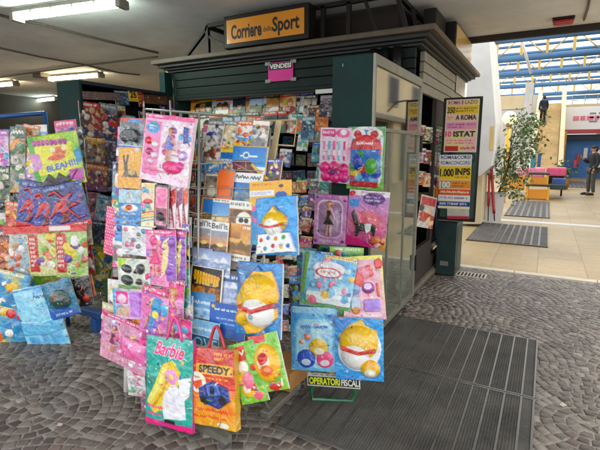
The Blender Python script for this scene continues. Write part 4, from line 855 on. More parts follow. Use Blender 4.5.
def snow(A): A.grad(0, 0, 1, .5, '#8fa2c6', '#c9d0e2'); A.poly([(0, .6), (.25, .3), (.42, .45), (.62, .2), (1, .55), (1, 1), (0, 1)], '#dfe4ee'); A.mottle(0, .45, 1, 1, ['#e9edf4', '#8c9cbc', '#c5cfe2', '#6d7fa6'], 4); A.rect(0, .93, 1, 1, '#e9e9e6')
mg('snowy mountain calendar under the left tall black-titled one', 202, 260, 19, 24, snow, .075, 8, 'calendar', 'calendar')
mg('snowy mountain calendar under the right tall black-titled one', 221, 264, 19, 24, snow, .072, 8, 'calendar', 'calendar')
def art(A):
    A.rect(0, 0, 1, 1, '#e4ddd0'); A.rect(.05, .03, .95, .97, '#241a14'); R = A.rng
    for k in range(9): A.rrect(.12+.085*k, .12+.012*k, .19+.085*k, .42+.012*k+R.uniform(-.05, .05), '#e9b81e', .03)
    A.rect(.1, .25, .9, .31, '#d8a018'); A.mottle(.08, .55, .92, .93, ['#2a1c12', '#c98a22', '#3a281a', '#e2b040'], 6); A.bars(.15, .46, .85, .53, '#c8b89c')
mg('black cover with chunky yellow lettering, in the lower middle of the stand', 206, 285, 33, 36, art, .08, 11, 'calendar', 'calendar')
def art(A): snow(A); A.rect(0, 0, 1, .25, '#4f6c9c'); A.bars(.1, .06, .9, .2, '#dfe6ee')
mg('blue-topped winter calendar just right of the black and yellow cover', 231, 290, 19, 32, art, .07, 9, 'calendar', 'calendar')
def art(A): A.grad(0, 0, 1, 1, '#5b95c4', '#8fb9d8'); A.bars(.2, .3, .9, .5, '#dfe9f0'); A.mottle(0, .6, 1, 1, ['#4f88b4', '#b9d0de', '#dfe6ea'], 4)
mg('pale blue sea calendar at the left of the lowest shelf', 199, 305, 32, 26, art, .085, 10, 'calendar', 'calendar')
def art(A): A.grad(0, 0, 1, 1, '#2f6fb8', '#4684c8'); A.bars(.14, .16, .92, .25, '#e8eef4'); A.bars(.2, .42, .9, .5, '#b9d0e8'); A.bars(.3, .56, .8, .63, '#b9d0e8'); A.ell(.1, .12, .05, .05, '#f0c42c'); A.mottle(0, .72, 1, 1, ['#27579a', '#3d77b8'], 4)
mg('plain mid-blue calendar with lines of white print on the lowest shelf', 227, 321, 36, 34, art, .09, 10, 'calendar', 'calendar')
def art(A): A.grad(0, 0, 1, .6, '#5d9cc8', '#3f83b2'); A.mottle(0, .0, 1, .5, ['#6aa4c8', '#9cc4da', '#4d8cb8'], 3); A.grad(0, .5, 1, 1, '#2e6f96', '#5f9ab4'); A.bars(.25, .22, .8, .38, '#dbe9ef'); A.text('LOVE', .55, .74, .8, .32, '#bfe0e6', 0, .0, .0); A.line([(.02, .5), (.98, .52)], .02, '#e9f2f4')
mg('sea-blue LOVE calendar in front at the bottom left of the stand', 201, 335, 36, 30, art, .12, 13, 'calendar', 'calendar')
def art(A): A.rect(0, 0, 1, 1, '#f0b81e'); A.bars(.08, .08, .55, .2, '#c8402c'); A.rect(.02, .36, .6, .56, '#e9eef2'); A.bars(.05, .4, .55, .53, '#3c66a8', 2); A.portrait(.76, .3, .42, '#e0b090', '#6d4424', '#2f66b4', False); A.rect(0, .8, 1, 1, '#e9e2d0'); A.bars(.05, .84, .6, .95, '#c23a30')
mg('yellow magazine with a man in a blue shirt, top right of the stand', 270, 194, 42, 26, art, .05, -3)
def art(A): A.grad(0, 0, 1, 1, '#2f86c0', '#3f9ccc'); A.blobs(14, ['#e8564a', '#f0c23a', '#e87aa0', '#f2efe6', '#49b0c4'], 0, .2, 1, .95, (.04, .07)); A.rect(0, 0, 1, .16, '#f0c23a')
mg('children\'s magazine with coral and fish colours, left behind the blue toy bags', 258, 222, 13, 46, art, .06, 2)
def art(A):
    A.mottle(0, 0, 1, 1, ['#1f94d0', '#3aaee0', '#1880bc'], 3); A.ell(.5, .44, .3, .2, '#f2c21c', 0, .05); A.poly([(.36, .3), (.52, .16), (.64, .3)], '#f2c21c', .03); A.ell(.5, .54, .2, .15, '#f6f1e0', 0, .052); A.poly([(.22, .46), (.5, .51), (.78, .46), (.78, .5), (.5, .55), (.22, .5)], '#cc2f28', .05)
    A.poly([(.14, .64), (.86, .62), (.97, .94), (.05, .98)], '#efeeea', .03)
    for x, y, c in ((.22, .74, '#d8443a'), (.4, .7, '#2f86c0'), (.58, .72, '#e0922c'), (.76, .7, '#48a04a'), (.3, .88, '#2f9a90'), (.5, .84, '#c23a5c'), (.68, .86, '#e0b02c'), (.84, .84, '#3f78c0')): A.ell(x, y, .045, .04, c, .4, .032)
item('toy_bag', 'blue bag with a yellow soft toy and spotted white towel, stand\'s right side', 'toy bag', 'soft toy bags on the magazine stand', PB, 277, 226, 41, 58, art, .09, -3, m='film', thick=.012, wr=.006, puff=.02)
def art(A):
    A.mottle(0, 0, 1, 1, ['#2479b4', '#49a0d0', '#1c6aa4', '#7cc0e0'], 3); A.poly([(.04, .5), (.3, .22), (.5, .04), (.62, .12), (.8, .1), (.92, .26), (.96, .7), (.6, .92), (.3, .98), (.2, .86), (.1, .7)], '#eebb1a', .012); A.ell(.56, .42, .4, .27, '#f4c21e', 0, .075); A.ell(.6, .66, .3, .2, '#f1eee4', .2, .07); A.poly([(.24, .56), (.56, .6), (.94, .5), (.95, .56), (.56, .66), (.24, .62)], '#c82c2c', .07); A.ell(.24, .74, .16, .14, '#efba1c', .5, .05); A.ell(.54, .7, .06, .04, '#9db4bc', 0, .072)
    A.grad(0, 0, .6, .12, '#3d8cc0', '#2470a8')
item('toy_bag', 'clear blue bag bulging with a big yellow plush toy above the pair of green packs', 'toy bag', 'soft toy bags on the magazine stand', PB, 259.5, 299, 45, 74, art, .13, 6, m='film', thick=.015, wr=.008, puff=.03)
def art(A): A.mottle(0, 0, 1, 1, ['#67ad3c', '#8cc84e', '#4b9434'], 3); A.rect(0, .06, .62, .3, '#d23a34', .0); A.bars(.06, .1, .56, .25, '#f7f0e0'); A.blobs(9, ['#e87a8c', '#f0c23a', '#d23a34', '#f4e8d8'], .1, .4, .9, .95, (.06, .12), .008); A.ell(.5, .62, .2, .14, '#ea8ca0', 0, .012)
item('toy_pack', 'green pack with a red title patch, left of the pair by the cardboard box', 'toy pack', 'green packs at the stand foot', PB, 248, 372, 27, 62, art, .16, -14, m='film', thick=.008, wr=.006, puff=.012)
def art(A): A.mottle(0, 0, 1, 1, ['#74b440', '#a4d058', '#4b9434'], 3); A.rect(.0, .0, .6, .14, '#d23a34'); A.ell(.52, .5, .42, .33, '#f0bc22', 0, .035); A.ell(.52, .47, .2, .15, '#ead8c4', 0, .045); A.ell(.52, .4, .17, .1, '#cc4038', 0, .05); A.ell(.56, .62, .2, .1, '#e88a3a', 0, .04); A.blobs(6, ['#d2483c', '#f4e9d6', '#8a4a9c'], .1, .8, .9, .97, (.04, .08), .006)
item('toy_pack', 'green pack with a big yellow ring and red centre by the cardboard box', 'toy pack', 'green packs at the stand foot', PB, 268, 362, 30, 58, art, .15, -10, m='film', thick=.01, wr=.006, puff=.016)

# ---- two carrier-type toy bags hung low in front
def handle(o, col, wd=.055, ht=.11):
    w_, h_ = SIZES[o.name][:2]; mat('handle_'+col[1:], col, .4, coat=.3); mb = MB(); x0 = w_*.12
    mb.tube([Vector((x0-wd+2*wd*t, -.012, h_/2-.012+ht*math.sin(PI*t)*(1.15 if t not in (0, 1) else 1))) for t in [i/14 for i in range(15)]], .0085, 7); mb.build('handle', 'handle_'+col[1:], o)
def art(A):
    A.mottle(0, 0, 1, 1, ['#12a79a', '#1db8aa', '#0f978c'], 2); R = A.rng
    for _ in range(26): A.ell(R.random(), R.uniform(.02, .9), .012, .008, R.choice(['#9be4da', '#f2c8e0', '#e2f6f2']))
    A.poly([(.06, .72), (.24, .52), (.40, .3), (.62, .24), (.78, .36), (.70, .62), (.5, .78), (.2, .86)], '#f0cf4e'); A.line([(.1, .74), (.32, .54), (.46, .34)], .05, '#f9e48c'); A.line([(.18, .8), (.42, .6), (.56, .4)], .03, '#d9ac34')
    A.poly([(.46, .62), (.62, .48), (.84, .56), (.88, .86), (.44, .9), (.4, .74)], '#e6e4ee'); A.poly([(.74, .44), (.98, .4), (.94, .6), (.8, .7)], '#f3f1f6'); [A.ell(.6+.09*math.cos(q), .42+.055*math.sin(q), .06, .035, '#f0a0c8', q) for q in (0, 1.26, 2.51, 3.77, 5.03)]; A.ell(.6, .42, .045, .025, '#f6dc6a')
    A.text('Barbie', .53, .135, .62, .15, '#e32a8e', .10, .03, .25, '#fbeaf4', .03); A.bars(.06, .76, .42, .82, '#e84aa2', 1); A.bars(.04, .84, .38, .9, '#e84aa2', 1); A.rect(0, .93, 1, 1, '#e3258c'); A.rrect(.44, .9, .66, .945, '#22262a', .01)
ob = item('toy_bag', 'turquoise toy bag with pink script lettering hung at the very front', 'toy bag', 'carrier toy bags hung low', PB, 170, 382, 48, 90, art, .22, 12, m='film', thick=.022, wr=.008, puff=.02, edge='#c93a8c', pinch=.02, dens=1.9); handle(ob, '#e0468e')
def art(A):
    A.grad(0, 0, 1, .5, '#c8321f', '#d8501f'); A.grad(0, .5, 1, 1, '#e88a1c', '#efb02a'); A.mottle(0, .6, 1, .8, ['#e07a1c', '#efac2a', '#d8641c'], 3); A.rrect(.22, .2, .97, .33, '#e9b41e', .02); A.text('SPEEDY', .6, .265, .64, .1, '#1d1712', .02, .05); A.bars(.6, .05, .98, .16, '#e8b82c', 2); A.bars(.4, .36, .9, .4, '#f3d24a')
    A.ell(.24, .44, .2, .13, '#efe3d2'); A.poly([(.1, .45), (.34, .4), (.36, .47), (.22, .54)], '#e26a1e'); A.bars(.16, .36, .34, .4, '#c0321c'); A.poly([(.3, .5), (.58, .4), (.9, .47), (.94, .62), (.7, .74), (.34, .68)], '#2a4f94', .012); A.poly([(.46, .47), (.68, .42), (.76, .56), (.54, .6)], '#4f7cc4', .018); A.rect(.56, .46, .66, .6, '#24344e', .014); A.ell(.42, .66, .09, .06, '#1c2434'); A.ell(.8, .62, .08, .06, '#1c2434')
    A.bars(.1, .75, .85, .82, '#d84a24', 1); A.bars(.04, .84, .82, .91, '#d84a24', 1); A.ell(.75, .95, .12, .035, '#ece4d4')
ob = item('toy_bag', 'red and yellow carrier toy bag with a blue toy vehicle, beside the turquoise bag', 'toy bag', 'carrier toy bags hung low', PB, 213.5, 386, 47, 78, art, .19, 9, m='film', thick=.045, wr=.007, puff=.02, edge='#d9a021', dens=1.9); handle(ob, '#b8202c')
# ---- white wire toy stand (plane PA)
def tp_(label, cx, cy, w, h, art, off=0, ang=None, name='toy_pack', cat='toy pack', m='film', **kw):
    kw.setdefault('wr', .005); kw.setdefault('thick', .006); return item(name, label, cat, G_T, PA, cx, cy, w, h, art, off, ang, m=m, **kw)
def doll_art(bg, bar, dolls, extra=PINKS, relief=.016):
    def f(A):
        A.mottle(0, 0, 1, 1, bg, 3); A.rect(0, 0, 1, .09, bar); A.bars(.1, .02, .9, .075, '#fbe6f0')
        A.blobs(14, extra, .06, .12, .94, .95, (.03, .08), relief*.7)
        A.busy(.2, 40)
        for d in dolls: dol(A, *d, hh=relief)
    return f
def art(A): A.rect(0, 0, 1, .16, '#c63a2c'); A.rect(.35, .04, .9, .2, '#4f9cd0'); A.mottle(0, .14, 1, .8, ['#5a6a70', '#9fb0b4', '#3b4448', '#c4cccc'], 5); A.poly([(.12, .52), (.3, .36), (.7, .34), (.9, .52), (.82, .66), (.2, .68)], '#3c4548', .022); A.ell(.3, .66, .1, .07, '#1a1c1e', 0, .03); A.ell(.74, .64, .1, .07, '#1a1c1e', 0, .03); A.rect(0, .82, 1, 1, '#3f74b8')
tp_('clear pack with a dark grey toy car, top left of the white wire stand', 131.5, 135, 24, 34, art, .03, 4)
def art(A): A.rect(0, 0, 1, 1, '#e2a41c'); A.rect(.06, .04, .94, .97, '#eeb322'); A.line([(.3, .45), (.24, .22)], .05, '#4a3a22'); A.line([(.36, .44), (.42, .2)], .05, '#4a3a22'); A.ell(.34, .5, .1, .07, '#6e5c3a'); A.poly([(.3, .56), (.55, .52), (.78, .56), (.86, .68), (.2, .7)], '#6e5c3a'); A.line([(.2, .71), (.88, .7)], .03, '#4a3a22'); A.ell(.6, .6, .14, .07, '#c9b27c'); A.ell(.8, .05, .1, .04, '#c8d8dc')
tp_('yellow card with a dark long-eared animal figure on it', 130, 168, 23, 41, art, .035, 3)
def art(A): A.mottle(0, 0, 1, .55, ['#cfe0e4', '#9cc0cc', '#e9eeea'], 4); A.rect(0, .5, 1, 1, '#2f93cc'); A.ell(.5, .68, .36, .14, '#f0ece0', 0, .006); A.ell(.5, .66, .16, .1, '#d24838', 0, .01); A.ell(.38, .74, .08, .06, '#f0b92a'); A.line([(.4, .1), (.6, .45)], .03, '#d88a5a'); A.bars(.15, .86, .85, .94, '#f0ece0')
tp_('blue and white pack under the yellow animal card', 130, 203, 22, 27, art, .04, 2)
def art(A):
    A.mottle(0, 0, 1, 1, ['#f3b6d2', '#f7d8e6', '#ec9cc2'], 3); A.rect(0, 0, 1, .07, '#e24a98'); A.bars(.06, .012, .4, .055, '#fbeef4'); A.rrect(.03, .1, .36, .9, '#ef88b8', .03); A.rrect(.4, .1, .97, .9, '#f6d9e4', .04); A.ell(.19, .2, .14, .09, '#3f9fd0'); A.bars(.1, .16, .28, .24, '#f4f0f6', 2)
    A.mottle(.44, .14, .94, .6, ['#e8cbd6', '#f3e6ea', '#cfa9bc'], 5); A.busy(.2, 60); A.blobs(16, PINKS, .42, .12, .95, .62, (.02, .05), .012); dol(A, .58, .42, .5, '#d7a68c', '#a9764a', '#7d8fd0', .02); A.ell(.84, .55, .09, .07, '#c8a8e0', 0, .016); A.ell(.84, .55, .045, .035, '#f2e4f6', 0, .018); A.poly([(.82, .14), (.92, .16), (.94, .34), (.84, .38)], '#3a62b4', .014)
    for x, y, c in ((.12, .4, '#e0364a'), (.26, .44, '#f4f0ec'), (.15, .56, '#c24a8c'), (.27, .6, '#e9d9e2'), (.2, .7, '#f0c8da')): A.ell(x, y, .07, .05, c, .3, .014)
    A.ell(.66, .74, .2, .09, '#e8308c', 0, .02); A.ell(.8, .7, .1, .06, '#f05aa6', 0, .02); A.bars(.1, .8, .7, .87, '#d62c86'); A.rect(0, .93, 1, 1, '#f0cfdc')
tp_('largest pink doll pack, wide and high on the white wire stand', 167.5, 150, 49, 68, art, .05, 9, thick=.02, wr=.006)
def art(A): A.mottle(0, 0, 1, 1, ['#f2ead8', '#f7d9a0', '#e9c8c0'], 3); A.blobs(9, ['#e8564a', '#f0b43a', '#5ab4c8', '#ea8cb0'], .05, .1, .95, .6, (.05, .09), .008); [A.line([(0, .7+.06*k), (1, .62+.06*k)], .03, c) for k, c in enumerate(['#e0453c', '#efb22e', '#58b05a', '#3f8fcc'])]; A.ell(.45, .42, .3, .06, '#c8342c')
tp_('narrow pack with a rainbow stripe foot, under the big pink pack', 149, 205, 15, 44, art, .045, 3)
def art(A): A.rect(0, 0, 1, 1, '#3a3540'); A.rrect(.1, .05, .92, .95, '#e7a0b8', .06); A.rect(.2, .1, .8, .5, '#ee7fae'); A.mottle(.15, .55, .88, .92, ['#d23a5a', '#4a3c48', '#e8b0c0'], 5); A.ell(.5, .75, .26, .1, '#2c2a34', 0, .012)
tp_('pink pack in a dark frame, middle of the row under the big pink pack', 161.5, 206, 14, 42, art, .05, 5)
for k, (cx, dx) in enumerate(((172, 0), (178.5, 1), (184, 2))):
    def art(A, k=k): A.mottle(0, 0, 1, 1, ['#f2ecec', '#f4d0d8', '#e8dce6'], 3); A.poly([(0, .2), (1, .05), (1, .4), (0, .6)], ['#d23a3a', '#8f3a8c', '#e06a3a'][k]); A.bars(.2, .65, .8, .9, '#c03a6a', 3); A.line([(.2, .1), (.8, .95)], .04, '#b03a4a')
    tp_(['narrow white pack with a red slash, first of three beside the dark-framed pack', 'narrow white pack with a violet slash, between its two neighbours', 'narrow white pack with an orange slash, last of three beside the dark-framed pack'][k], cx, 207, 8, 44, art, .03-.006*k, 4)
def art(A):
    A.rect(0, 0, 1, 1, '#df2f88')
    for j in range(16):
        for i in range(9): A.ell((i+.5*(j % 2))/9+.03, j/16+.03, .02, .014, '#f6dbe8')
tp_('hot pink packet with white dots, leaning out on the left of the stand', 115, 232, 20, 48, art, -.02, 14)
tp_('thin blue-grey pack on edge at the stand\'s left corner', 117, 190, 9, 56, a_mixpack('#6f8fa8', '#3c6ca0', n=8), -.03, 4)
def art(A): A.mottle(0, 0, 1, 1, ['#dfe0dc', '#c4c8c8', '#f1efec'], 4); A.blobs(16, ['#e06aa4', '#8f8f98', '#d8c0cc', '#6fb4c4', '#f0e6ea'], .08, .1, .92, .95, (.04, .09), .014); A.rect(0, 0, 1, .07, '#f2e9ee')
tp_('whitish clear pack with small pink and grey pieces, mid left of the stand', 137, 241, 30, 29, art, .055, 6)
def art(A):
    A.mottle(0, 0, 1, 1, ['#d7dccb', '#c3ccc0', '#eceae0'], 3); A.rect(0, 0, .25, .3, '#b4cc3a'); A.rect(.0, .86, 1, 1, '#6f9a4a'); 
    for x, y, rx, ry in ((.3, .34, .17, .13), (.72, .32, .14, .17), (.3, .7, .2, .16), (.68, .72, .1, .1)): A.ell(x, y, rx, ry, '#3c4044', .3, .018)
    A.ell(.62, .38, .06, .12, '#2a2c30', .8, .022); A.blobs(5, ['#c9c23a', '#7d8488', '#efe9d8'], .5, .55, .92, .85, (.04, .07), .01)
tp_('pale green pack with black plastic tools', 134, 274, 32, 31, art, .065, 4)
def art(A): doll_art(['#f0a8c8', '#e88ab8', '#c98fd0'], '#e23a8e', [(.35, .5, .7, '#e0b090', '#e9cb72', '#e0408c')])(A); A.poly([(.5, .1), (1, .1), (1, .9), (.7, .9)], '#a06cc0'); A.poly([(.6, .2), (.8, .12), (.7, .7), (.5, .85)], '#efd6a0'); A.ell(.3, .2, .14, .1, '#e83a94', 0, .01)
tp_('pink and purple doll pack with a yellow-haired doll, first of two at mid height', 161, 258, 30, 56, art, .06, 4)
tp_('pink and purple doll pack half hidden behind its twin at mid height', 177, 258, 18, 54, art, .04, 6)
tp_('thin pack seen edge-on at the right of the purple doll packs', 186, 252, 7, 56, a_mixpack('#c9a83a', '#8f6cb0', n=8), .02, 4)
def art(A): A.mottle(0, 0, 1, 1, ['#d7c4e0', '#e8b8d4', '#a8c8e0'], 3); A.rect(.1, .08, .45, .5, '#df3f94'); A.rect(.5, .1, .75, .92, '#c58fd8'); A.rect(.76, .1, .98, .9, '#b06cc8'); A.ell(.28, .34, .14, .16, '#f4c8dc', 0, .01); A.mottle(.1, .55, .48, .92, ['#5a8fc0', '#d8c4a8', '#c84a78'], 5); A.rect(0, .0, .08, 1, '#4fb0d8')
tp_('lilac and pink packs with violet strips, lower left of the stand', 130, 304, 34, 30, art, .07, 4)
tp_('yellow-edged small pack under the lilac strips', 127, 322, 34, 16, a_mixpack('#dca84a', '#e8603a', n=8, head=False), .05, 8)
def art(A): doll_art(['#e6c0cc', '#d89cb4', '#c8aabc'], '#d83a8c', [(.3, .5, .6, '#cf9c82', '#7a4a30', '#8a3a6c'), (.68, .55, .6, '#d9a890', '#e0c068', '#b04a88')])(A); A.mottle(.1, .3, .9, .6, ['#d8c0c8', '#b48aa0', '#efe4e8', '#7c5c70'], 6) if 0 else None
tp_('wide clear doll pack with two dolls, tilted at the lower left of the stand', 124, 343, 50, 46, art, .075, 25)
def art(A): doll_art(['#e88ab8', '#c77fc8', '#f0b4d0'], '#df2f88', [(.5, .52, .8, '#d9a890', '#dcbc62', '#c03a98')])(A); A.poly([(.5, .1), (.8, .12), (.6, .5), (.4, .5)], '#3f9cc4', .01); A.ell(.6, .3, .1, .04, '#e9d23a', 0, .014); A.line([(.3, .9), (.7, .35)], .05, '#a884d8', .01)
tp_('tall pink doll pack with a blue wing shape, tilted at the bottom of the stand', 153, 330, 28, 84, art, .085, 20)
def art(A): doll_art(['#e2609c', '#d84a90', '#b46cb8'], '#c42a80', [(.5, .5, .75, '#d9a890', '#c89a52', '#e06aa8')])(A)
tp_('tall magenta doll pack tilted just left of the sea-blue calendar', 173, 313, 21, 68, art, .06, 14)
def art(A): A.mottle(0, 0, 1, 1, ['#e6509c', '#ef8cbc', '#d43a88'], 3); A.blobs(8, ['#f7c8de', '#c42a80', '#f0e0ea'], 0, .1, 1, 1, (.05, .1), .01)
tp_('bright pink crumpled bag lying at the lowest left tip of the stand', 133, 351, 28, 20, art, .10, 24, puff=.02, wr=.01)
tp_('white pack behind the turquoise bag\'s left edge', 136, 376, 18, 40, a_mixpack('#d8d4d2', '#b94a6c', ['#e06a90', '#7fb8a0', '#c8c0c4'], 12), .05, 8)
tp_('dim pack behind the turquoise bag, under the pink bag', 150, 392, 20, 40, a_mixpack('#a87c90', '#4c6a60', ['#c85a8a', '#dcc0c8', '#5a8a7c'], 12), .04, 10)
# pink shopping handle loops next to the LOVE calendar
for k in range(2):
    def art(A): A.mottle(0, 0, 1, 1, ['#d8307c', '#ee6aa8', '#b82a6c'], 4); A.blobs(8, PINKS, 0, 0, 1, 1, (.05, .12), .008)
    tp_(['slim pink bag with a curved handle left of the LOVE calendar', 'second slim pink bag tucked behind the first, left of the LOVE calendar'][k], 186-9*k, 340-6*k, 11, 40, art, .09-.03*k, 14)
# things glimpsed behind the stand, on its right-hand wire side
PA2 = Plane((-1.72, 2.12, 1.4), 70, 0)
for k, (cx, cy, w, h, c1, c2, lb) in enumerate(((187, 146, 12, 40, '#d8641c', '#3a2c24', 'orange pack hung on the right wire side of the toy stand, highest'), (187, 176, 11, 30, '#2c2a30', '#c8642c', 'black and orange pack on the right wire side of the toy stand'), (188, 206, 10, 34, '#c85a2a', '#4a2a20', 'rust-coloured pack on the right wire side of the toy stand, lowest'))):
    item('toy_pack', lb, 'toy pack', G_T, Plane((-1.80, 2.2, 1.4), 20, 0), cx+3, cy, w, h, a_mixpack(c1, c2, n=9, cols=[c1, c2, '#d8c0a0', '#8a3a2a']), -.05, 3, m='film')

# ---- left rack (plane PL)
def lp(label, cx, cy, w, h, art, off=0, ang=None, name='toy_bag', cat='toy bag', **kw):
    kw.setdefault('wr', .008); kw.setdefault('thick', .01); kw.setdefault('m', 'film'); return item(name, label, cat, G_L, PL, cx, cy, w, h, art, off, ang, **kw)
def art(A):
    A.mottle(0, 0, 1, 1, ['#8cc81e', '#c8dc1e', '#6fb42a'], 2); A.rect(0, .0, .12, .9, '#58b03a'); A.mottle(.12, .2, .85, .75, ['#d8d81c', '#e9e23a', '#b8c81c'], 3); R = A.rng
    for i in range(8): A.rrect(.1+.085*i, .08+.008*i, .18+.085*i, .2+.006*i, '#a8248c', .03)
    A.bars(.1, .1, .75, .18, '#d84ab0'); A.ell(.6, .36, .14, .1, '#e88a2a'); A.ell(.52, .46, .18, .05, '#d8642a'); A.ell(.48, .3, .05, .05, '#f2eec8'); A.ell(.7, .3, .05, .05, '#f2eec8'); A.text('BLEAH!!!', .6, .62, .62, .12, '#1e74c8', -.12, .04)
    A.poly([(.1, .95), (.3, .74), (.42, .86), (.5, .74), (.62, .84), (.88, .72), (.72, .93), (.5, .98)], '#3a3040', .01); A.poly([(.7, .72), (.98, .7), (.98, .95), (.74, .92)], '#c25ab0'); A.poly([(0, .3), (.2, .34), (.22, .62), (0, .66)], '#d8a4cc'); A.poly([(.86, .4), (1, .3), (1, .6), (.9, .62)], '#2fa4c8')
lp('yellow-green bag with purple title and blue BLEAH!!! lettering', 57, 160, 50, 53, art, .06, -9, puff=.02)
def blue(seed):
    def art(A):
        A.rng.seed(seed); A.mottle(0, 0, 1, 1, ['#16307a', '#2450a8', '#101f56'], 3); A.rect(0, .88, 1, 1, '#cc2a26'); A.poly([(.1, .7), (.3, .42), (.52, .3), (.78, .22), (.62, .4), (.86, .5), (.6, .56), (.44, .74), (.36, .6)], '#c2262a', .008); A.poly([(.3, .85), (.5, .6), (.62, .66), (.5, .84)], '#8f1a24', .006); A.line([(.52, .34), (.36, .16), (.2, .2)], .05, '#c2262a', .008); A.line([(.55, .55), (.75, .8), (.9, .78)], .05, '#c2262a', .008); A.ell(.4, .46, .1, .1, '#d83a34', .4, .014); A.mottle(.0, .86, .5, .88, ['#3a6ac0', '#182c6c'], 6); A.blobs(8, ['#2f62c0', '#0f1c4c', '#c8282c'], .05, .15, .95, .85, (.03, .07)); A.bars(.1, .05, .6, .14, '#9fc0e8'); A.line([(.05, .2), (.95, .5)], .012, '#6f94d8'); A.line([(.1, .75), (.9, .25)], .012, '#6f94d8'); A.bars(.55, .9, .95, .97, '#f0e8e4')
    return art
lp('royal blue bag with red figure shapes, left one of the fan', 33, 205, 30, 48, blue(3), .07, 9, puff=.02); lp('royal blue bag with red figure shapes, middle one of the fan', 48, 209, 32, 46, blue(8), .085, -4, puff=.02); lp('royal blue bag with red figure shapes, widest, right one of the fan', 66, 206, 42, 46, blue(14), .1, -12, puff=.02)
lp('red folded edge of a long bag under the blue fan', 45, 229, 84, 7, lambda A: (A.mottle(0, 0, 1, 1, ['#c8241f', '#e0463a', '#a81c1a'], 3), A.rrect(.55, .2, .8, .8, '#e8e0dc', .1)), .11, -3, wr=.004)
lp('narrow lilac packet at the photo\'s left edge', 3, 148, 12, 36, a_mixpack('#d8c0dc', '#b06ab8', PINKS, 8), .06, 2, 'toy_pack', 'toy pack')
lp('narrow packet with small silvery pieces, left of the yellow-green bag', 18, 160, 15, 66, a_mixpack('#a8a89c', '#5a7a5c', ['#d8d4c8', '#e0a03a', '#5a8a5c', '#c8c4bc'], 16), .05, 3, 'toy_pack', 'toy pack')
lp('small brown and white packet standing up on the blue rack\'s top', 31, 138, 17, 26, a_mixpack('#c8b498', '#d8862a', ['#e8e2d8', '#8a6a4a', '#d8c8a8'], 9), .0, 8, 'toy_pack', 'toy pack')
lp('lilac and yellow packet just behind the yellow-green bag', 33, 172, 14, 48, a_mixpack('#c8a8d0', '#e0c83a', ['#e8d84a', '#b88ac8', '#f0e8f0'], 9), .04, 6, 'toy_pack', 'toy pack')
lp('dark checkered packet at the left edge', 4, 190, 12, 46, a_mixpack('#2c3428', '#48603c', ['#8aa05c', '#d8d4c0', '#1c1c1c'], 14), .05, 1, 'toy_pack', 'toy pack')
lp('packet with orange and red balls under the silvery one', 14, 217, 16, 30, a_mixpack('#b04a2c', '#d87a2a', ['#e87a2a', '#d83a2a', '#f0c83a'], 14), .06, 3, 'toy_pack', 'toy pack')
lp('clear packet hung behind the yellow-green bag on its right', 79, 152, 12, 50, a_mixpack('#5c6c68', '#7a8a84', ['#b8c0bc', '#8aa898', '#d8dcd8'], 10), -.02, -4, 'toy_pack', 'toy pack')
def game(seed, a, b):
    def art(A):
        A.rng.seed(seed); A.mottle(0, 0, 1, 1, [a, b, a], 3); A.rrect(.04, .06, .36, .9, '#c8342c', .03); A.bars(.08, .12, .33, .8, '#f2e8d8', 7); A.blobs(16, ['#e8a07c', '#7cb83a', '#e8d24a', '#d86a4a', '#8a5ca8', '#f0ece0'], .35, .1, .97, .92, (.06, .12), .01)
    return art
lp('colourful game bag with a red lettered panel, left of the pair in the lower row', 44, 254, 30, 44, game(5, '#9cc84a', '#e0d8b0'), .07, -2, puff=.012); lp('colourful game bag with a round dial, right of the pair in the lower row', 72, 254, 32, 46, game(21, '#8cb83a', '#c8d8a0'), .085, 0, puff=.012)
lp('pale patchwork bag left of the colourful game bags', 22, 252, 26, 44, a_mixpack('#a8bcc0', '#d8cfc0', ['#e8e4dc', '#6fa0b8', '#c8a87c', '#d87a5a'], 14), .06, 6, puff=.012); lp('orange and brown packet at the left edge, beside the patchwork bag', 4, 252, 18, 44, a_mixpack('#b8683a', '#6a3a2c', ['#e89a4a', '#d8c0a0', '#8a3a2a'], 12), .05, 4, 'toy_pack', 'toy pack')
def art(A): A.mottle(0, 0, 1, 1, ['#8fcbe6', '#b4def0', '#5fb0d8'], 3); A.bars(.45, .12, .95, .22, '#2f78b0'); A.bars(.58, .27, .8, .34, '#2f78b0', 2); A.poly([(0, .5), (.5, .56), (1, .5), (1, .72), (.5, .75), (0, .7)], '#7cc0de', .006); A.mottle(.1, .75, .9, .98, ['#a4d4ea', '#6ab4d8', '#d0ebf4'], 4); A.line([(.02, .04), (.98, .03)], .02, '#3a90c4')
lp('big pale blue carrier bag with dark blue lettering, lowest on the blue rack', 42, 318, 42, 66, art, .16, -12, puff=.025, dens=1.8)
def art(A): A.mottle(0, 0, 1, 1, ['#1c6f8c', '#2f94b0', '#174c66'], 3); A.ell(.5, .5, .36, .26, '#2a5a54', .5, .02); A.ell(.36, .4, .14, .12, '#7a6a50', 0, .02); A.poly([(0, .7), (.6, .72), (1, .9), (1, 1), (0, 1)], '#3a78c0'); A.bars(.2, .84, .8, .94, '#d8e4ee')
lp('teal bag with a dark toy shape, overlapping the pale blue carrier bag', 61, 299, 30, 38, art, .18, -16, puff=.02)
lp('black and orange packs bunched at the right end of the blue rack', 77, 292, 30, 30, a_mixpack('#2a2624', '#3c3430', ['#d8642a', '#1c1a1a', '#8a8478', '#c83a2a'], 16, .014, False), .1, -8, puff=.015)
lp('bright orange pack at the tip of the lower row', 88, 286, 12, 22, a_mixpack('#d8702a', '#a84a1c', ['#e8943a', '#3a3030'], 8), .08, -12)
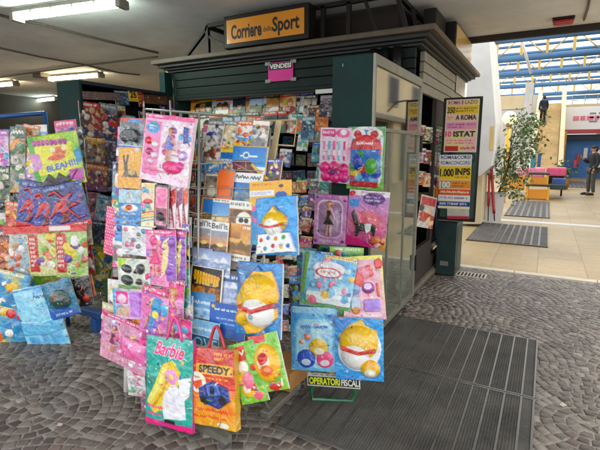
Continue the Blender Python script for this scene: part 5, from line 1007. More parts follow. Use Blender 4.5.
def pets(seed):
    def art(A): A.rng.seed(seed); A.mottle(0, 0, 1, 1, ['#2f86b8', '#58a8cc', '#d8c23a'], 2.5); A.blobs(12, ['#f0c22e', '#e87a2a', '#f4f0e0', '#3aa0c8', '#d83a34'], .05, .15, .95, .9, (.07, .15), .012); A.bars(.1, .03, .8, .13, '#f4f0d8')
    return art
lp('blue and yellow bag, upper of two at the bottom left corner', 12, 290, 34, 36, pets(4), .12, 12, puff=.02); lp('blue-green and yellow bag, lower of two at the bottom left corner', 10, 327, 36, 46, pets(9), .11, 10, puff=.02)

# ---- packs in the green cabinet
def cb(label, cx, cy, w, h, art, off=0, ang=None, name='toy_pack', cat='toy pack'): return item(name, label, cat, G_P, PCAB, cx, cy, w, h, art, off, ang, m='film', thick=.006, wr=.006)
cb('red-topped comic pack at the top left inside the cabinet', 91, 120, 22, 36, a_mixpack('#6a5a58', '#b03028', ['#c8a88c', '#a83a2c', '#3c5a8a', '#e0d8c8', '#7a7a84'], 22), .02, 6)
cb('blue and red comic pack, right of the red-topped one in the cabinet', 109, 122, 18, 36, a_mixpack('#3c4a6a', '#8a98a0', ['#c83a34', '#2c5aa0', '#d8d0c8', '#e0904a'], 20), .01, 10)
cb('yellow-headed pack in the cabinet\'s second row, left', 95, 150, 20, 26, a_mixpack('#8a7a70', '#d8a82a', ['#c8c0b4', '#4a6a8a', '#d8c84a', '#6a4a3c'], 16), .02, 8)
cb('dim violet pack in the cabinet\'s second row, right', 110, 152, 14, 24, a_mixpack('#4a4458', '#5c6488', ['#7a7490', '#3c3a4c', '#a8a0b0'], 12), .0, 8)
cb('orange and violet comic pack in the cabinet\'s third row, left', 96, 178, 22, 26, a_mixpack('#7a5a7c', '#d88a3a', ['#e0a04a', '#6a3a7a', '#d8d0c0', '#c8503a'], 16), .02, 8)
cb('grey pack in the cabinet\'s third row, right', 112, 180, 14, 24, a_mixpack('#5c5c64', '#7c6c8c', ['#9a94a0', '#3a3a44'], 10), .0, 8)
cb('dusty pink bag in the cabinet\'s fourth row', 90, 207, 20, 30, a_mixpack('#8a5c68', '#a87884', ['#c8a0a8', '#6a4450', '#b88890'], 12, .012, False), .03, 4)
cb('pale blue and white pack in the cabinet\'s fourth row', 103, 208, 14, 26, a_mixpack('#a8bcc4', '#6a98b8', ['#d8e0e0', '#5a94b8', '#e0b8c4'], 12), .04, 10)
cb('dark comic pack below the pale blue one in the cabinet', 100, 233, 18, 22, a_mixpack('#3c4450', '#2c5a7c', ['#5a6a78', '#a84a3c', '#c8c0b0'], 12), .03, 8)
cb('yellow and green patterned pack at the cabinet\'s bottom', 100, 268, 24, 48, a_mixpack('#b8a848', '#5a8a5c', ['#d8c84a', '#4a7a9c', '#7a9a4a', '#e0d8a8'], 24, .008, False), .05, 4)
cb('grey pack low in the cabinet beside the yellow patterned one', 114, 250, 14, 40, a_mixpack('#6a6a6c', '#4a5c7a', ['#9a9a94', '#b84a6a', '#3a4450'], 14), .0, 6)
def num(A): A.rect(0, 0, 1, 1, '#e0b41e'); A.text('26', .5, .45, .7, .6, '#3a2a1a', bold=.04); A.bars(.1, .82, .9, .95, '#5a3a1a')
cb('small yellow card with the number 26, on the cabinet\'s top shelf', 133, 95, 9, 13, num, .03, 3, 'price_card', 'card')
cb('upright red strip card beside the yellow 26 card', 140.5, 98, 5, 18, lambda A: (A.mottle(0, 0, 1, 1, ['#7c1c16', '#b03424'], 4), A.bars(.2, .1, .8, .9, '#e8a83a', 4)), .03, 3, 'price_card', 'card')
cb('long grey and red pack lying along the cabinet\'s top shelf', 101, 96, 40, 8, a_mixpack('#7a6460', '#5a5a60', ['#b85a5c', '#8a8a94', '#a89c98'], 10, .006, False), .03, 3)
cb('blue-grey pack in the top shelf just left of the yellow card', 122, 98, 14, 14, a_mixpack('#3f5c70', '#4a7088', ['#6a8ca0', '#8a9aa0'], 8), .02, 6)
cb('brownish long pack on the top shelf right of the red strip', 159, 100, 30, 9, a_mixpack('#6a4a34', '#8a5a3a', ['#c89a4a', '#a8483a', '#8a8078'], 10, .006, False), .03, 4)
for k, (cx, cy, c1, c2, lb) in enumerate(((150, 125, '#3a4454', '#6a5a50', 'slate-coloured'), (160, 150, '#5a3c34', '#8a6a50', 'brown'), (152, 180, '#3c4a4a', '#7a7a70', 'grey-green'), (160, 215, '#4a3c54', '#8a7a8a', 'mauve'))):
    cb(f'{lb} pack deep in the cabinet behind the white wire stand', cx, cy, 20, 26, a_mixpack(c1, c2, n=12), .0, 5)

# ---- magazines hung inside the kiosk
def kmag(row, k, cx, cy, w, h, off, ang, anchor):
    f, bgc, hd = a_mag(row*100+k*7+3); cname, hname = NAMES[bgc], NAMES[hd]
    item('magazine', f'{cname} magazine with {hname} masthead, {ORD[k]} from the left {anchor}', 'magazine', G_K, PK, cx, cy, w, h, f, off, ang, dens=1.8, wr=.002)
kr = rack('magazine_rail', (-3.2, 4.95, 1.7), 'dark rails across the kiosk opening carrying rows of magazines', 'rail')
for y0_, y1_ in ((112, 103), (134, 128), (158, 152)): W(wires([[pt(PK, 186, y0_, -.02), pt(PK, 300, y1_, -.02)]], .008), 'rail', 'dark_metal', kr)
x = 197
for k in range(14): kmag(1, k, x, 109-(x-197)*.06, 13, 21, .01*(k % 2), -4+random.uniform(-4, 4), 'in the kiosk\'s upper inside row'); x += 8.4
x = 206
for k in range(9): kmag(2, k, x, 126-(x-197)*.05, 13, 22, .03+.01*(k % 2), -4+random.uniform(-5, 5), 'in the kiosk\'s second inside row'); x += 9.2
def art(A): a_mixpack('#e0867a', '#c83a34', ['#f0d8a0', '#d84a3c', '#f0e8d8', '#e8a04a'], 12)(A)
item('magazine', 'pinkish red children\'s comic standing out in front of the inside rows', 'magazine', G_K, PK, 256, 130, 14, 26, art, .12, 0); f, _, _ = a_mag(77); item('magazine', 'yellow children\'s magazine left of the pinkish red comic', 'magazine', G_K, PK, 234, 132, 16, 22, lambda A: a_mixpack('#d8b84a', '#c8a02a', ['#e8d88a', '#b83a2c', '#8a6a3a'], 10)(A), .10, 2)
for k, (cx, cy, c1, c2, lb) in enumerate(((310, 106, '#c8c0b0', '#3c3a38', 'white and black'), (315, 116, '#5a3a2c', '#8a5a3a', 'brown'), (308, 128, '#2f6a8a', '#9ac0cc', 'sea-blue'), (322, 120, '#d8701c', '#e0a83a', 'bright orange'), (326, 106, '#4a3c50', '#a8a0a8', 'grey-violet'))):
    item('magazine', f'{lb} magazine at the right end of the kiosk opening', 'magazine', G_K, PK, cx, cy, 13, 22, a_mixpack(c1, c2, [c1, c2, '#e0d8c8', '#3c4a5a'], 10), .04+.008*k, -3)
for k, (cx, c1) in enumerate(((193, '#8a5a4a'), (203, '#5a7a8a'), (215, '#a8884a'), (229, '#6a3a4a'), (243, '#8a8a7a'), (258, '#4a5a6a'), (271, '#9a6a3a'))):
    f, bgc, hd = a_mag(300+k); item('magazine', f'dim {NAMES[bgc]} magazine with {NAMES[hd]} masthead, {ORD[k]} along the lowest inside rail', 'magazine', G_K, PK, cx, 152-(cx-193)*.02, 14, 24, f, -.0, -3)

# ---- dim stock on the shelves inside the kiosk and more packs round the opening
PIN = Plane((-2.6, 5.75, 1.5), 0, 0); ish = rack('inner_shelf', (-2.5, 5.8, .9), 'dark shelves of stock deep inside the kiosk behind the opening', 'shelf')
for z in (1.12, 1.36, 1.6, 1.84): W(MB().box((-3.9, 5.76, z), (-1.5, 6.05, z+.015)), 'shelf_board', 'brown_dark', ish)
rg = random.Random(41); sp = []
for y in (124, 141, 159, 176):
    x = 262
    while x < 336: sp.append((x, y+rg.uniform(-1, 1), rg.uniform(8, 13), rg.uniform(10, 14), rg.uniform(-5, 5))); x += rg.uniform(10, 16)
clutter(PIN, sp, 'on the dark shelves inside the kiosk', 'stock inside the kiosk', 'stock_pack', 'stock pack', None, (.0, .02), 14)
clutter(PK, [(286, 122, 13, 22, -3), (297, 124, 12, 20, 2), (316, 132, 12, 20, -3), (303, 142, 11, 18, 3), (318, 152, 12, 20, 0), (272, 146, 12, 20, -4), (285, 158, 12, 18, 4), (276, 170, 13, 18, -2), (322, 172, 12, 18, 2)], 'hung round the dark kiosk opening', 'packs round the kiosk opening', 'magazine', 'magazine', ['brown', 'royal blue', 'orange', 'white', 'crimson', 'grey', 'turquoise', 'black'], (.0, .04), 15, 'paper')
# ---- sweets and small packs on a stepped display before the counter
SY = 3.55
PCN = Plane((-1.9, SY+.05, .8), 0, 24)
ct = empty('sweet_display', (-2.1, SY+.3, 0), 'stepped display of small bright sweets and packets below the kiosk opening', 'display')
for k in range(6):
    st = MB(); st.box((-2.75, SY+.09*k, .10+.2*k), (-1.5, SY+.09+.09*k, .16+.2*k), .003); st.box((-2.75, SY+.075+.09*k, .16+.2*k), (-1.5, SY+.09+.09*k, .305+.2*k)); W(st, 'step_tray', 'brown_dark', ct)
rng = random.Random(12); cand = ['#d8322c', '#f0b52e', '#2f7fc8', '#4faa48', '#f0eae0', '#e87a2a', '#8c3a9c', '#e86aa4', '#4a4044', '#8fc8d4', '#d9c49c', '#9a2a24', '#e8e23a', '#38b0a0']
heap = MB()
for k in range(6):
    for j in range(90):
        xx = rng.uniform(-2.72, -1.53); cc = rng.choice(cand); r_ = rng.uniform(.016, .034); yy = SY+.03+.09*k+rng.uniform(-.045, .03); zz = .165+.2*k+rng.uniform(0, .11); a = rng.uniform(0, 3)
        if rng.random() < .4: heap.ball((xx, yy, zz+r_*.5), r_, r_*.8, r_*.7, 7, 5, cc)
        else:
            u_ = Vector((math.cos(a), .2, math.sin(a)))*r_*1.4; v_ = Vector((-math.sin(a), .2, math.cos(a)))*r_*.9; c0 = Vector((xx, yy-.01, zz+r_)); heap.prism([c0-u_-v_, c0+u_-v_, c0+u_+v_, c0-u_+v_], (0, .012, 0), cc)
hs = heap.build('loose_sweets', 'wrapper'); tag(hs, 'jumble of wrapped sweets and trinkets filling the stepped trays', 'sweets', None, 'stuff')
rg = random.Random(31); sp = []
for y in (188, 200, 212, 226, 240, 256, 272, 290, 308, 326, 345):
    x = 282+rg.uniform(-2, 2)
    while x < (338 if y < 200 else 316 if y < 250 else 304): sp.append((x, y+rg.uniform(-2, 2), rg.uniform(9, 14), rg.uniform(10, 15), rg.uniform(-12, 12))); x += rg.uniform(9, 13)
clutter(PCN, sp, 'on the sweet trays', 'packets on the sweet trays', 'sweet_packet', 'sweet packet', None, (.02, .06), 4)

# ---- packs filling the gaps behind the front ones
PK_ = ['magenta', 'rose', 'white', 'violet', 'sky blue', 'cream', 'grey', 'crimson', 'turquoise']
clutter(PA, [(128, 225, 26, 34, 4), (146, 232, 16, 30, 4), (170, 232, 26, 20, 4), (124, 258, 22, 40, 6), (150, 288, 30, 30, 8), (183, 288, 14, 40, 6), (184, 232, 14, 30, 4), (140, 300, 30, 40, 8), (166, 296, 20, 40, 10), (118, 300, 20, 40, 10), (112, 325, 22, 40, 20), (140, 345, 30, 44, 20), (124, 162, 14, 70, 3), (186, 320, 14, 50, 10), (142, 365, 24, 40, 14), (160, 350, 22, 50, 14)], 'behind the doll packs of the white wire stand', G_T, pal=PK_, off=(-.02, .03), seed=5)
clutter(PL, [(10, 150, 18, 40, 3), (24, 150, 16, 50, 3), (40, 145, 18, 40, -3), (68, 140, 22, 40, -6), (78, 180, 14, 50, -6), (8, 200, 20, 50, 3), (24, 230, 24, 50, 3), (55, 245, 60, 50, 0), (84, 250, 16, 50, -6), (60, 280, 50, 34, -4), (20, 272, 40, 34, 5), (6, 235, 20, 40, 2), (36, 190, 20, 40, 4), (84, 225, 14, 40, -4), (26, 205, 26, 34, 8)], 'behind the front bags of the blue rack', G_L, off=(-.06, .02), seed=6)
clutter(PCAB, [(86, 160, 16, 26, 6), (104, 165, 20, 24, 8), (118, 150, 16, 26, 8), (118, 120, 16, 30, 8), (118, 205, 14, 30, 8), (92, 232, 16, 24, 6), (86, 250, 16, 34, 5), (112, 275, 16, 40, 6), (128, 130, 16, 30, 8), (170, 120, 18, 26, 8), (172, 150, 16, 26, 8)], 'deep in the green cabinet', G_P, pal=['grey', 'brown', 'violet', 'royal blue', 'crimson', 'black', 'turquoise', 'cream'], off=(-.03, .0), seed=7)
clutter(PC, [(306, 268, 18, 40, 6), (346, 262, 34, 30, 4), (296, 300, 14, 50, 3), (372, 330, 20, 60, 2), (338, 300, 30, 40, 2), (300, 330, 12, 50, 3), (340, 345, 26, 60, 3)], 'behind the front packs of the green stand', G_C, off=(-.03, .0), seed=8)
for y, x0_, x1_ in ((134, 208, 262), (148, 206, 262), (172, 206, 268), (200, 203, 262), (228, 200, 256), (256, 196, 252), (284, 192, 246), (308, 188, 246)):
    k = 0; x = x0_
    while x < x1_: clutter(PB, [(x+7, y, 16, 26, 5)], f'tucked into the wire stand\'s {ORD[(134, 148, 172, 200, 228, 256, 284, 308).index(y)]} shelf', G_M, 'magazine', 'magazine', ['sky blue', 'white', 'cream', 'brown', 'royal blue', 'orange', 'yellow', 'grey'], (-.01, .01), int(x+y), 'paper'); x += 15

# ---- poster board in the side door
mat('leaf_green', '#2f4a40', .5, noise=(5, .3)); BY_ = 5.64; bd = empty('poster_board', (-.95, BY_, .6), 'open dark door leaf carrying two big lettered job posters beside the kiosk door', 'board')
xa, xb = AY(444, 150, BY_).x, AY(478, 150, BY_).x; z1_, z0_ = AY(462, 99, BY_).z, AY(456, 220, BY_).z
lf = W(MB().box((xa-.028, BY_+.005, z0_), (xb+.016, BY_+.035, z1_), .006), 'door_leaf', 'leaf_green', bd); ff = MB()
for q in ((xa-.03, xa-.005), (xb, xb+.018)): ff.box((q[0], BY_-.01, z0_-.01), (q[1], BY_+.004, z1_+.02), .004)
ff.box((xa-.004, BY_-.01, z1_-.02), (xb-.001, BY_+.004, z1_+.02), .004).box((xa-.004, BY_-.01, z0_-.01), (xb-.001, BY_+.004, z0_+.03), .004); W(ff, 'door_frame', 'dark_metal', lf)
q = AY(460, 158, BY_); W(MB().ball((q.x, BY_, q.z), .17, .03, .1), 'green_hump', 'dark_green', lf)
def p1(A):
    A.mottle(0, 0, 1, 1, ['#f2dc8c', '#efc8c0', '#f4e08c'], 2); A.text('ROMA E LAZIO', .5, .06, .86, .07, '#8a2a6c', bold=.02); A.rect(.04, .13, .98, .27, '#f0c81c'); A.text('350', .17, .2, .24, .12, '#20242c', bold=.04); A.bars(.32, .15, .95, .25, '#33343a', 2); A.text('A ROMA', .62, .34, .62, .1, '#22242c', bold=.04); A.bars(.06, .31, .26, .4, '#d8921c', 2)
    A.rect(.04, .43, .96, .56, '#f2a8c4'); A.bars(.08, .45, .92, .55, '#8a3a6c', 2); A.text('10', .12, .65, .18, .11, '#d8287c', bold=.04); A.text('ISTAT', .6, .65, .66, .11, '#1f232c', bold=.05); A.bars(.06, .75, .94, .85, '#d8509a', 2); A.rect(.04, .88, .45, .98, '#c83a2c'); A.bars(.5, .88, .94, .97, '#c83a6c')
    for q in ((0, 0, 1, .012), (0, .988, 1, 1), (0, 0, .02, 1), (.98, 0, 1, 1)): A.rect(*q, '#e8e0dc')
item('job_poster', 'upper pink and yellow poster reading 350, A ROMA and ISTAT on the door leaf', 'poster', 'posters on the door leaf', PBD, 461.3, 126, 33, 53, p1, .02, -1, m='matte_print', thick=.003, dens=2.2)
def p2(A):
    A.rect(0, 0, 1, 1, '#f2e4c0'); A.rect(0, 0, 1, .09, '#e9e6f0'); A.text('ROMA&CORSI', .5, .05, .9, .065, '#1f2a5c', bold=.03); A.rect(0, .1, 1, .2, '#e8e4ea'); A.text('ROMACONCORSI', .5, .15, .9, .07, '#28305c', bold=.02); A.rect(0, .21, 1, .46, '#f3cd2c'); A.text('1.000', .25, .33, .44, .15, '#1f2028', bold=.05); A.text('INPS', .74, .31, .46, .13, '#1f2028', bold=.05); A.bars(.5, .39, .95, .44, '#b83a1c')
    A.rect(0, .47, 1, .62, '#f0a01c'); A.text('100', .2, .55, .34, .12, '#f4f0f0', bold=.05, out='#33384c'); A.bars(.44, .5, .95, .6, '#40405a', 2); A.rect(0, .63, 1, .74, '#e0582c'); A.bars(.06, .65, .94, .73, '#f6e6c0', 1); A.rect(0, .76, 1, .84, '#e9e6f0'); A.bars(.06, .77, .94, .83, '#2c3a7c'); A.rect(0, .86, 1, .95, '#2f4a94'); A.bars(.06, .875, .94, .94, '#f0ecf4')
item('job_poster', 'lower yellow and orange poster reading 1.000 INPS on the door leaf', 'poster', 'posters on the door leaf', PBD, 454.5, 182, 32, 54, p2, .035, 1, m='matte_print', thick=.003, dens=2.2)
item('paper_notice', 'white sheet with a red foot below the two posters', 'notice', None, PBD, 458, 213, 22, 12, lambda A: (A.mottle(0, 0, 1, 1, ['#cfcabf', '#bdb8ae'], 2), A.rect(0, .75, 1, 1, '#b8324c')), .03, 1, m='matte_print', thick=.003)
item('paper_notice', 'faded grey sheet on the pale slats above the side door', 'notice', None, Plane((-1.17, 6, 2.3), 90, 0), 461, 84, 11, 22, lambda A: (A.mottle(0, 0, 1, 1, ['#b5b0a4', '#c6c2b6'], 2), A.bars(.1, .1, .9, .9, '#a09a8e', 7)), .0, None, m='matte_print', thick=.003)

# magazines in the side door
sf = empty('door_shelf', (-1.5, 5.3, 1.0), 'narrow shelves of papers just inside the kiosk\'s side door', 'shelf'); sb = MB()
for z in (.7, 1.0, 1.22, 1.45, 1.68): sb.box((-1.62, 4.82, z), (-1.30, 6.3, z+.014))
W(sb, 'shelf_board', 'pale_wood', sf)
for k, (cy, hh, cs) in enumerate(((132, 14, [('#8a3a34', '#c8a87c'), ('#5a7a3c', '#d8d0b8'), ('#3c4a6a', '#b8b0a4')]), (155, 14, [('#7a5a8a', '#c8c0c0'), ('#3c3a38', '#a85a3a'), ('#b8b0a0', '#4a6a8a')]), (178, 14, [('#c86a2a', '#4a6a3a'), ('#d8c09a', '#a83a2a'), ('#6a3a5a', '#c8b8a8')]))):
    for j, (c1, c2) in enumerate(cs):
        item('magazine', f'magazine in the side door, {ORD[j]} from the left on its {["upper", "middle", "lower"][k]} shelf', 'magazine', 'magazines in the side door', PG, 421+7*j, cy+2*j, 9, hh, a_mixpack(c1, c2, n=9, cols=[c1, c2, '#e0d8c8', '#c8402c']), .0, 6, dens=2)
f_ = lambda A: (A.rect(0, 0, 1, 1, '#c9c4bc'), A.rect(.05, .05, .95, .3, '#c02c28'), A.blobs(10, ['#d8601c', '#e8c8a0', '#3a2a2a', '#b8402c'], .08, .35, .92, .95, (.06, .12)))
item('magazine', 'tilted magazine with red and orange cover in a clear holder low in the side door', 'magazine', 'magazines in the side door', Plane((-1.16, 5.5, 1.2), 70, 0), 427, 212, 16, 32, f_, 0, 12, m='film')

# inside the glass case
for k, (cx, cy, w_, h_, c1, c2, lb) in enumerate(((402, 163, 22, 60, '#8fc0c0', '#e8f0ec', 'pale teal bag'), (388, 178, 14, 40, '#efe9d8', '#c8c4b4', 'cream booklet'), (409, 205, 10, 36, '#a88a5a', '#d8c8a0', 'tan booklet'), (398, 250, 20, 30, '#a8b8a8', '#dcdccb', 'grey-green folder'), (402, 232, 8, 18, '#d8d0b8', '#8a3a34', 'cream folder with a red corner'), (396, 300, 18, 14, '#5a6a5c', '#a8a894', 'dark green folder'))):
    item('case_item', f'{lb} inside the glass case', 'folder', 'things inside the glass case', Plane((-1.25, 3.9, 1), 90, 0), cx, cy, w_, h_, lambda A, c1=c1, c2=c2: A.mottle(0, 0, 1, 1, [c1, c2, c1], 4), .06, None)

# wire hooks from each rack out to the packs it carries
for pl_k, rk, hm in ((PA, ra, 'wire_white'), (PB, rb, 'wire_white'), (PC, rc, 'wire_green'), (PL, rl, 'wire_dark')):
    for o in list(ITEMS):
        w_, h_, pl0, of0 = SIZES[o.name]
        if pl0 is not pl_k or of0 < .055 or o['category'] in ('magazine', 'calendar', 'notebook', 'sign'): continue
        mw = o.matrix_world; u_ = Vector((mw[0][2], mw[1][2], mw[2][2])); p0 = mw.translation+u_*(h_/2-.012); back = pl_k.n*(of0+(.14 if pl_k is PL else .035)); W(MB().tube([p0+pl_k.n*.012+Vector((0, 0, .012)), p0, p0-back], .0022, 5), 'pack_hook', hm, rk)
# ------------------------------------------------------------------ beside the kiosk
bn = empty('litter_bin', (-1.03, 5.95, 0), 'dark green metal litter bin against the kiosk\'s side wall', 'bin')
bb = W(MB().box((-1.155, 5.74, .02), (-.915, 6.18, .70), .008), 'body', 'bin_green', bn); W(MB().prism([(-1.16, 5.735, .701), (-.91, 5.735, .701), (-.91, 6.19, .745), (-1.16, 6.19, .745)], (0, 0, .02)), 'lid', 'dark_metal', bn)
W(MB().box((-1.10, 5.731, .14), (-1.0, 5.738, .2), .002), 'emblem', 'alu', bb); W(MB().box((-.9145, 5.80, .08), (-.911, 6.12, .64)), 'side_door', 'dark_green', bb)
pb = MB().tube([(-1.165, 5.66, .5), (-1.165, 5.66, 1.12)], .03, 8); o = tag(pb.build('rolled_banner', 'blue_black'), 'dark blue rolled banner upright behind the bin with a yellow tip', 'banner'); MB().tube([(-1.165, 5.66, .96), (-1.165, 5.66, 1.16)], .034, 8).build('tip', 'sign_orange', o)
gb = empty('wheeled_box', (-1.25, 9.9, 0), 'green wheeled box with a cream notice, behind the poster board', 'box')
gx0, gx1 = AY(458, 200, 10).x, AY(474, 200, 10).x; gt = AY(470, 178, 10).z
W(MB().box((gx0, 10, .09), (gx1, 10.6, gt), .015), 'body', 'green_paint', gb); W(MB().box((gx1+.001, 10.03, .2), (gx1+.004, 10.57, gt-.06)), 'side_notice', 'sign_pale', gb); W(MB().box((gx0-.01, 9.99, gt+.001), (gx1+.02, 10.61, gt+.05), .01), 'lid', 'green_paint', gb)
for xx in (gx0+.05, gx1-.05):
    for yy in (10.06, 10.5): W(MB().tube([(xx-.015, yy, .045), (xx+.015, yy, .045)], .044, 10), 'caster', 'rubber', gb)

# white stair flank with raking foot
Yw = 9.7; P_ = [AY(*q, Yw) for q in ((470, 30), (488.5, 30), (495.5, 122), (494, 150), (491, 166), (480, 176), (462, 172))]
sw = tag(MB().prism(P_, (0, 1.6, 0)).build('stair_wall', 'plaster_white'), 'tall white slanting flank of a stair rising beside the kiosk', 'wall')
w2 = [AY(*q, Yw+.2) for q in ((462, 168), (483, 168), (480.5, 224), (462, 224))]; tag(MB().prism(w2, (0, .9, 0)).build('low_wall', 'cream'), 'cream wall foot under the white stair flank, behind the wheeled box', 'wall')
nc = [AY(*q, Yw-.012) for q in ((491, 126), (494, 126), (492.5, 150), (489.5, 150))]; o = tag(MB().prism(nc, (0, .008, 0)).build('framed_notice', 'sign_pale'), 'narrow pale framed notice on the white stair flank', 'notice')
ys_ = [AY(*q, 11.4) for q in ((493.5, 84), (499.5, 88), (500.5, 103), (494.5, 101))]; tag(MB().prism(ys_, (0, .06, 0)).build('wall_sign', 'yellow_paint'), 'small yellow sign projecting from the edge of the white stair flank', 'sign')

# planter, tree, closed red parasol
pl_ = empty('planter', (-.95, 10.75, 0), 'tall white tapering planter with a young leafy tree beside the striped floor mat', 'planter')
W(MB().prism([(-1.10, 10.55, .01), (-.80, 10.55, .01), (-.80, 10.85, .01), (-1.10, 10.85, .01)], (0, 0, .01)).prism([(-1.10, 10.55, .02), (-.80, 10.55, .02), (-.74, 10.49, .66), (-1.16, 10.49, .66)], (0, .36, 0)), 'pot', 'white_plastic', pl_); W(MB().box((-1.13, 10.5, .662), (-.77, 10.84, .68)), 'soil', 'earth', pl_)
tr_ = empty('potted_tree', (-.85, 10.75, .68), 'young leafy tree leaning out of the white planter over the mat', 'tree')
trunk = MB(); rngt = random.Random(4); tips = []
base = Vector((-.9, 10.68, .6)); top = AY(515, 128, 10.7)
main = [base.lerp(top, t)+Vector((.06*math.sin(4*t), .05*math.sin(3*t), 0)) for t in (0, .2, .4, .6, .8, 1)]
trunk.tube(main, .028, 7, r2=.008)
for px, py, t0 in ((523, 115, .6), (532, 128, .5), (527, 150, .35), (540, 138, .5), (504, 150, .4), (535, 152, .3), (512, 165, .2), (530, 120, .6), (524, 175, .15), (508, 185, .1), (540, 118, .6), (519, 196, .06), (503, 170, .2)):
    a = base.lerp(top, t0); b = AY(px, py, 10.7+rngt.uniform(-.45, .45)); mid = a.lerp(b, .5)+Vector((0, 0, .08)); trunk.tube([a, mid, b], .011, 5, r2=.004); tips.append((mid, b))
W(trunk, 'trunk', 'bark', tr_)
def leaves(n, seed, m, name, tips, par, size, spread):
    rg = random.Random(seed); V, Fc = [], []
    for _ in range(n):
        a, b = rg.choice(tips); c = a.lerp(b, rg.uniform(.2, 1.08))+Vector((rg.gauss(0, spread), rg.gauss(0, spread), rg.gauss(-.01, spread))); L = size*rg.uniform(.6, 1.3); d = Vector((rg.gauss(0, 1), rg.gauss(0, 1), rg.gauss(-.5, .7))).normalized(); s_ = d.orthogonal().normalized(); s_ = (Matrix.Rotation(rg.uniform(0, 6.3), 3, d) @ s_)*L*.27; nn = d.cross(s_).normalized()*L*.1
        i = len(V); V += [c, c+d*L*.45+s_+nn, c+d*L, c+d*L*.45-s_+nn]; Fc += [(i, i+1, i+2), (i, i+2, i+3)]
    me = bpy.data.meshes.new(name); me.from_pydata([tuple(v) for v in V], [], Fc); ob = link(name, me, m, par); ob.matrix_parent_inverse = Matrix.Translation(-Vector(par.location)); return ob
cr = leaves(760, 1, 'leaf', 'crown', tips, tr_, .09, .11); leaves(480, 2, 'leaf_pale', 'crown', tips, tr_, .085, .12)
pr = empty('closed_parasol', (-1.0, 10.42, 0), 'closed dark red parasol leaning against the white planter', 'parasol')
a, b = Vector((-1.0, 10.42, .01)), AY(491, 160, 10.5); a = AY(494.5, 221, 10.4); dv = b-a
W(MB().tube([a, a+dv*1.03], .012, 7), 'pole', 'dark_metal', pr)
cv = MB(); cv.tube([a+dv*.12, a+dv*.2, a+dv*.5, a+dv*.85, a+dv*.98], .03, 9) ; W(cv, 'canopy', 'red_plastic', pr)
a2 = AY(488, 221, 10.4); b2 = AY(489.5, 172, 10.45); pr2 = empty('closed_parasol', tuple(a2), 'second thinner closed red parasol left of the first at the planter', 'parasol'); W(MB().tube([a2, b2], .010, 7), 'pole', 'dark_metal', pr2); W(MB().tube([a2.lerp(b2, .3), a2.lerp(b2, .5), a2.lerp(b2, .97)], .026, 8), 'canopy', 'red_plastic', pr2)

# globe lamp
lp0 = AY(507, 150, 15); lamp = empty('street_lamp', (lp0.x, 15, 0), 'yellow lamp post with a cream globe behind the young tree', 'street lamp'); zg = AY(508, 118, 15).z
W(MB().tube([(lp0.x, 15, 0), (lp0.x, 15, zg-.2)], .065, 10), 'post', 'yellow_paint', lamp); W(MB().ball((lp0.x, 15, zg), .2, nu=20, nv=14), 'globe', 'globe', lamp); W(MB().tube([(lp0.x, 15, zg-.25), (lp0.x, 15, zg-.17)], .09, 10), 'collar', 'alu', lamp)

# yellow crates and tables with goods
def pbox(name, label, cat, x0p, x1p, y0p, y1p, Y, dep, m, group=None, bev=.01):
    a, b = AY(x0p, y1p, Y), AY(x1p, y0p, Y); return tag(MB().box((a.x, Y, max(a.z, .01)), (b.x, Y+dep, b.z), bev).build(name, m), label, cat, group)
yc = empty('goods_crate', (-.1, 16.3, 0), 'yellow wooden display crate standing on the tiles behind the grey slatted mat', 'crate', 'yellow goods crates'); a, b = AY(525, 200, 16.3), AY(550, 187, 16.3)
fmx = MB(); x0, x1, z1 = a.x, b.x, b.z
W(MB().box((x0, 16.3, .01), (x0+.07, 17.0, z1)), 'side', 'yellow_paint', yc); W(MB().box((x1-.07, 16.3, .01), (x1, 17.0, z1)), 'side', 'yellow_paint', yc); W(MB().box((x0+.071, 16.34, .04), (x1-.071, 16.37, z1-.1)), 'front_board', 'sign_orange', yc); W(MB().box((x0-.02, 16.28, z1+.001), (x1+.02, 17.02, z1+.05)), 'tray', 'brown_dark', yc)
yc2 = empty('goods_crate', (-.1, 16.6, .5), 'second yellow crate resting on top of the lower one', 'crate', 'yellow goods crates'); zz = z1+.052; b = AY(549, 175, 16.6)
W(MB().box((x0+.05, 16.6, zz), (x0+.12, 17.3, b.z)), 'side', 'yellow_paint', yc2); W(MB().box((b.x-.07, 16.6, zz), (b.x, 17.3, b.z)), 'side', 'yellow_paint', yc2); W(MB().box((x0+.121, 16.63, zz), (b.x-.071, 16.66, b.z-.08)), 'front_board', 'sign_orange', yc2); W(MB().box((x0+.03, 16.58, b.z+.001), (b.x+.02, 17.32, b.z+.05)), 'tray', 'brown_dark', yc2)
pk = empty('goods_table', (.3, 18, 0), 'table draped in pink cloth right of the yellow crates', 'table'); a, b = AY(546, 176, 18), AY(567, 168, 18)
mat('pink_cloth', '#d8587c', .7, noise=(4, .3), bump=(12, .6)); mat('pink_pale', '#e88aa0', .7, noise=(5, .3)); W(MB().box((a.x, 18, a.z), (b.x, 18.9, b.z), .06), 'cloth', 'pink_cloth', pk); W(MB().tube([(a.x+.1, 18.1, 0), (a.x+.1, 18.1, a.z)], .03).tube([(b.x-.1, 18.1, 0), (b.x-.1, 18.1, a.z)], .03), 'leg', 'dark_metal', pk); W(MB().box((a.x+.05, 18.05, a.z-.28), (b.x-.1, 18.8, a.z-.02), .01), 'stock', 'dark_metal', pk)
pbox('goods_box', 'flat blue box on the tiles under the pink table', 'box', 552, 566, 179, 185, 17.2, .5, 'blue_paint', 'boxes among the crates'); pbox('goods_box', 'low white and teal box on the tiles in front of the pink table', 'box', 549, 566, 185, 189.5, 16.8, .5, 'bin_green', 'boxes among the crates')
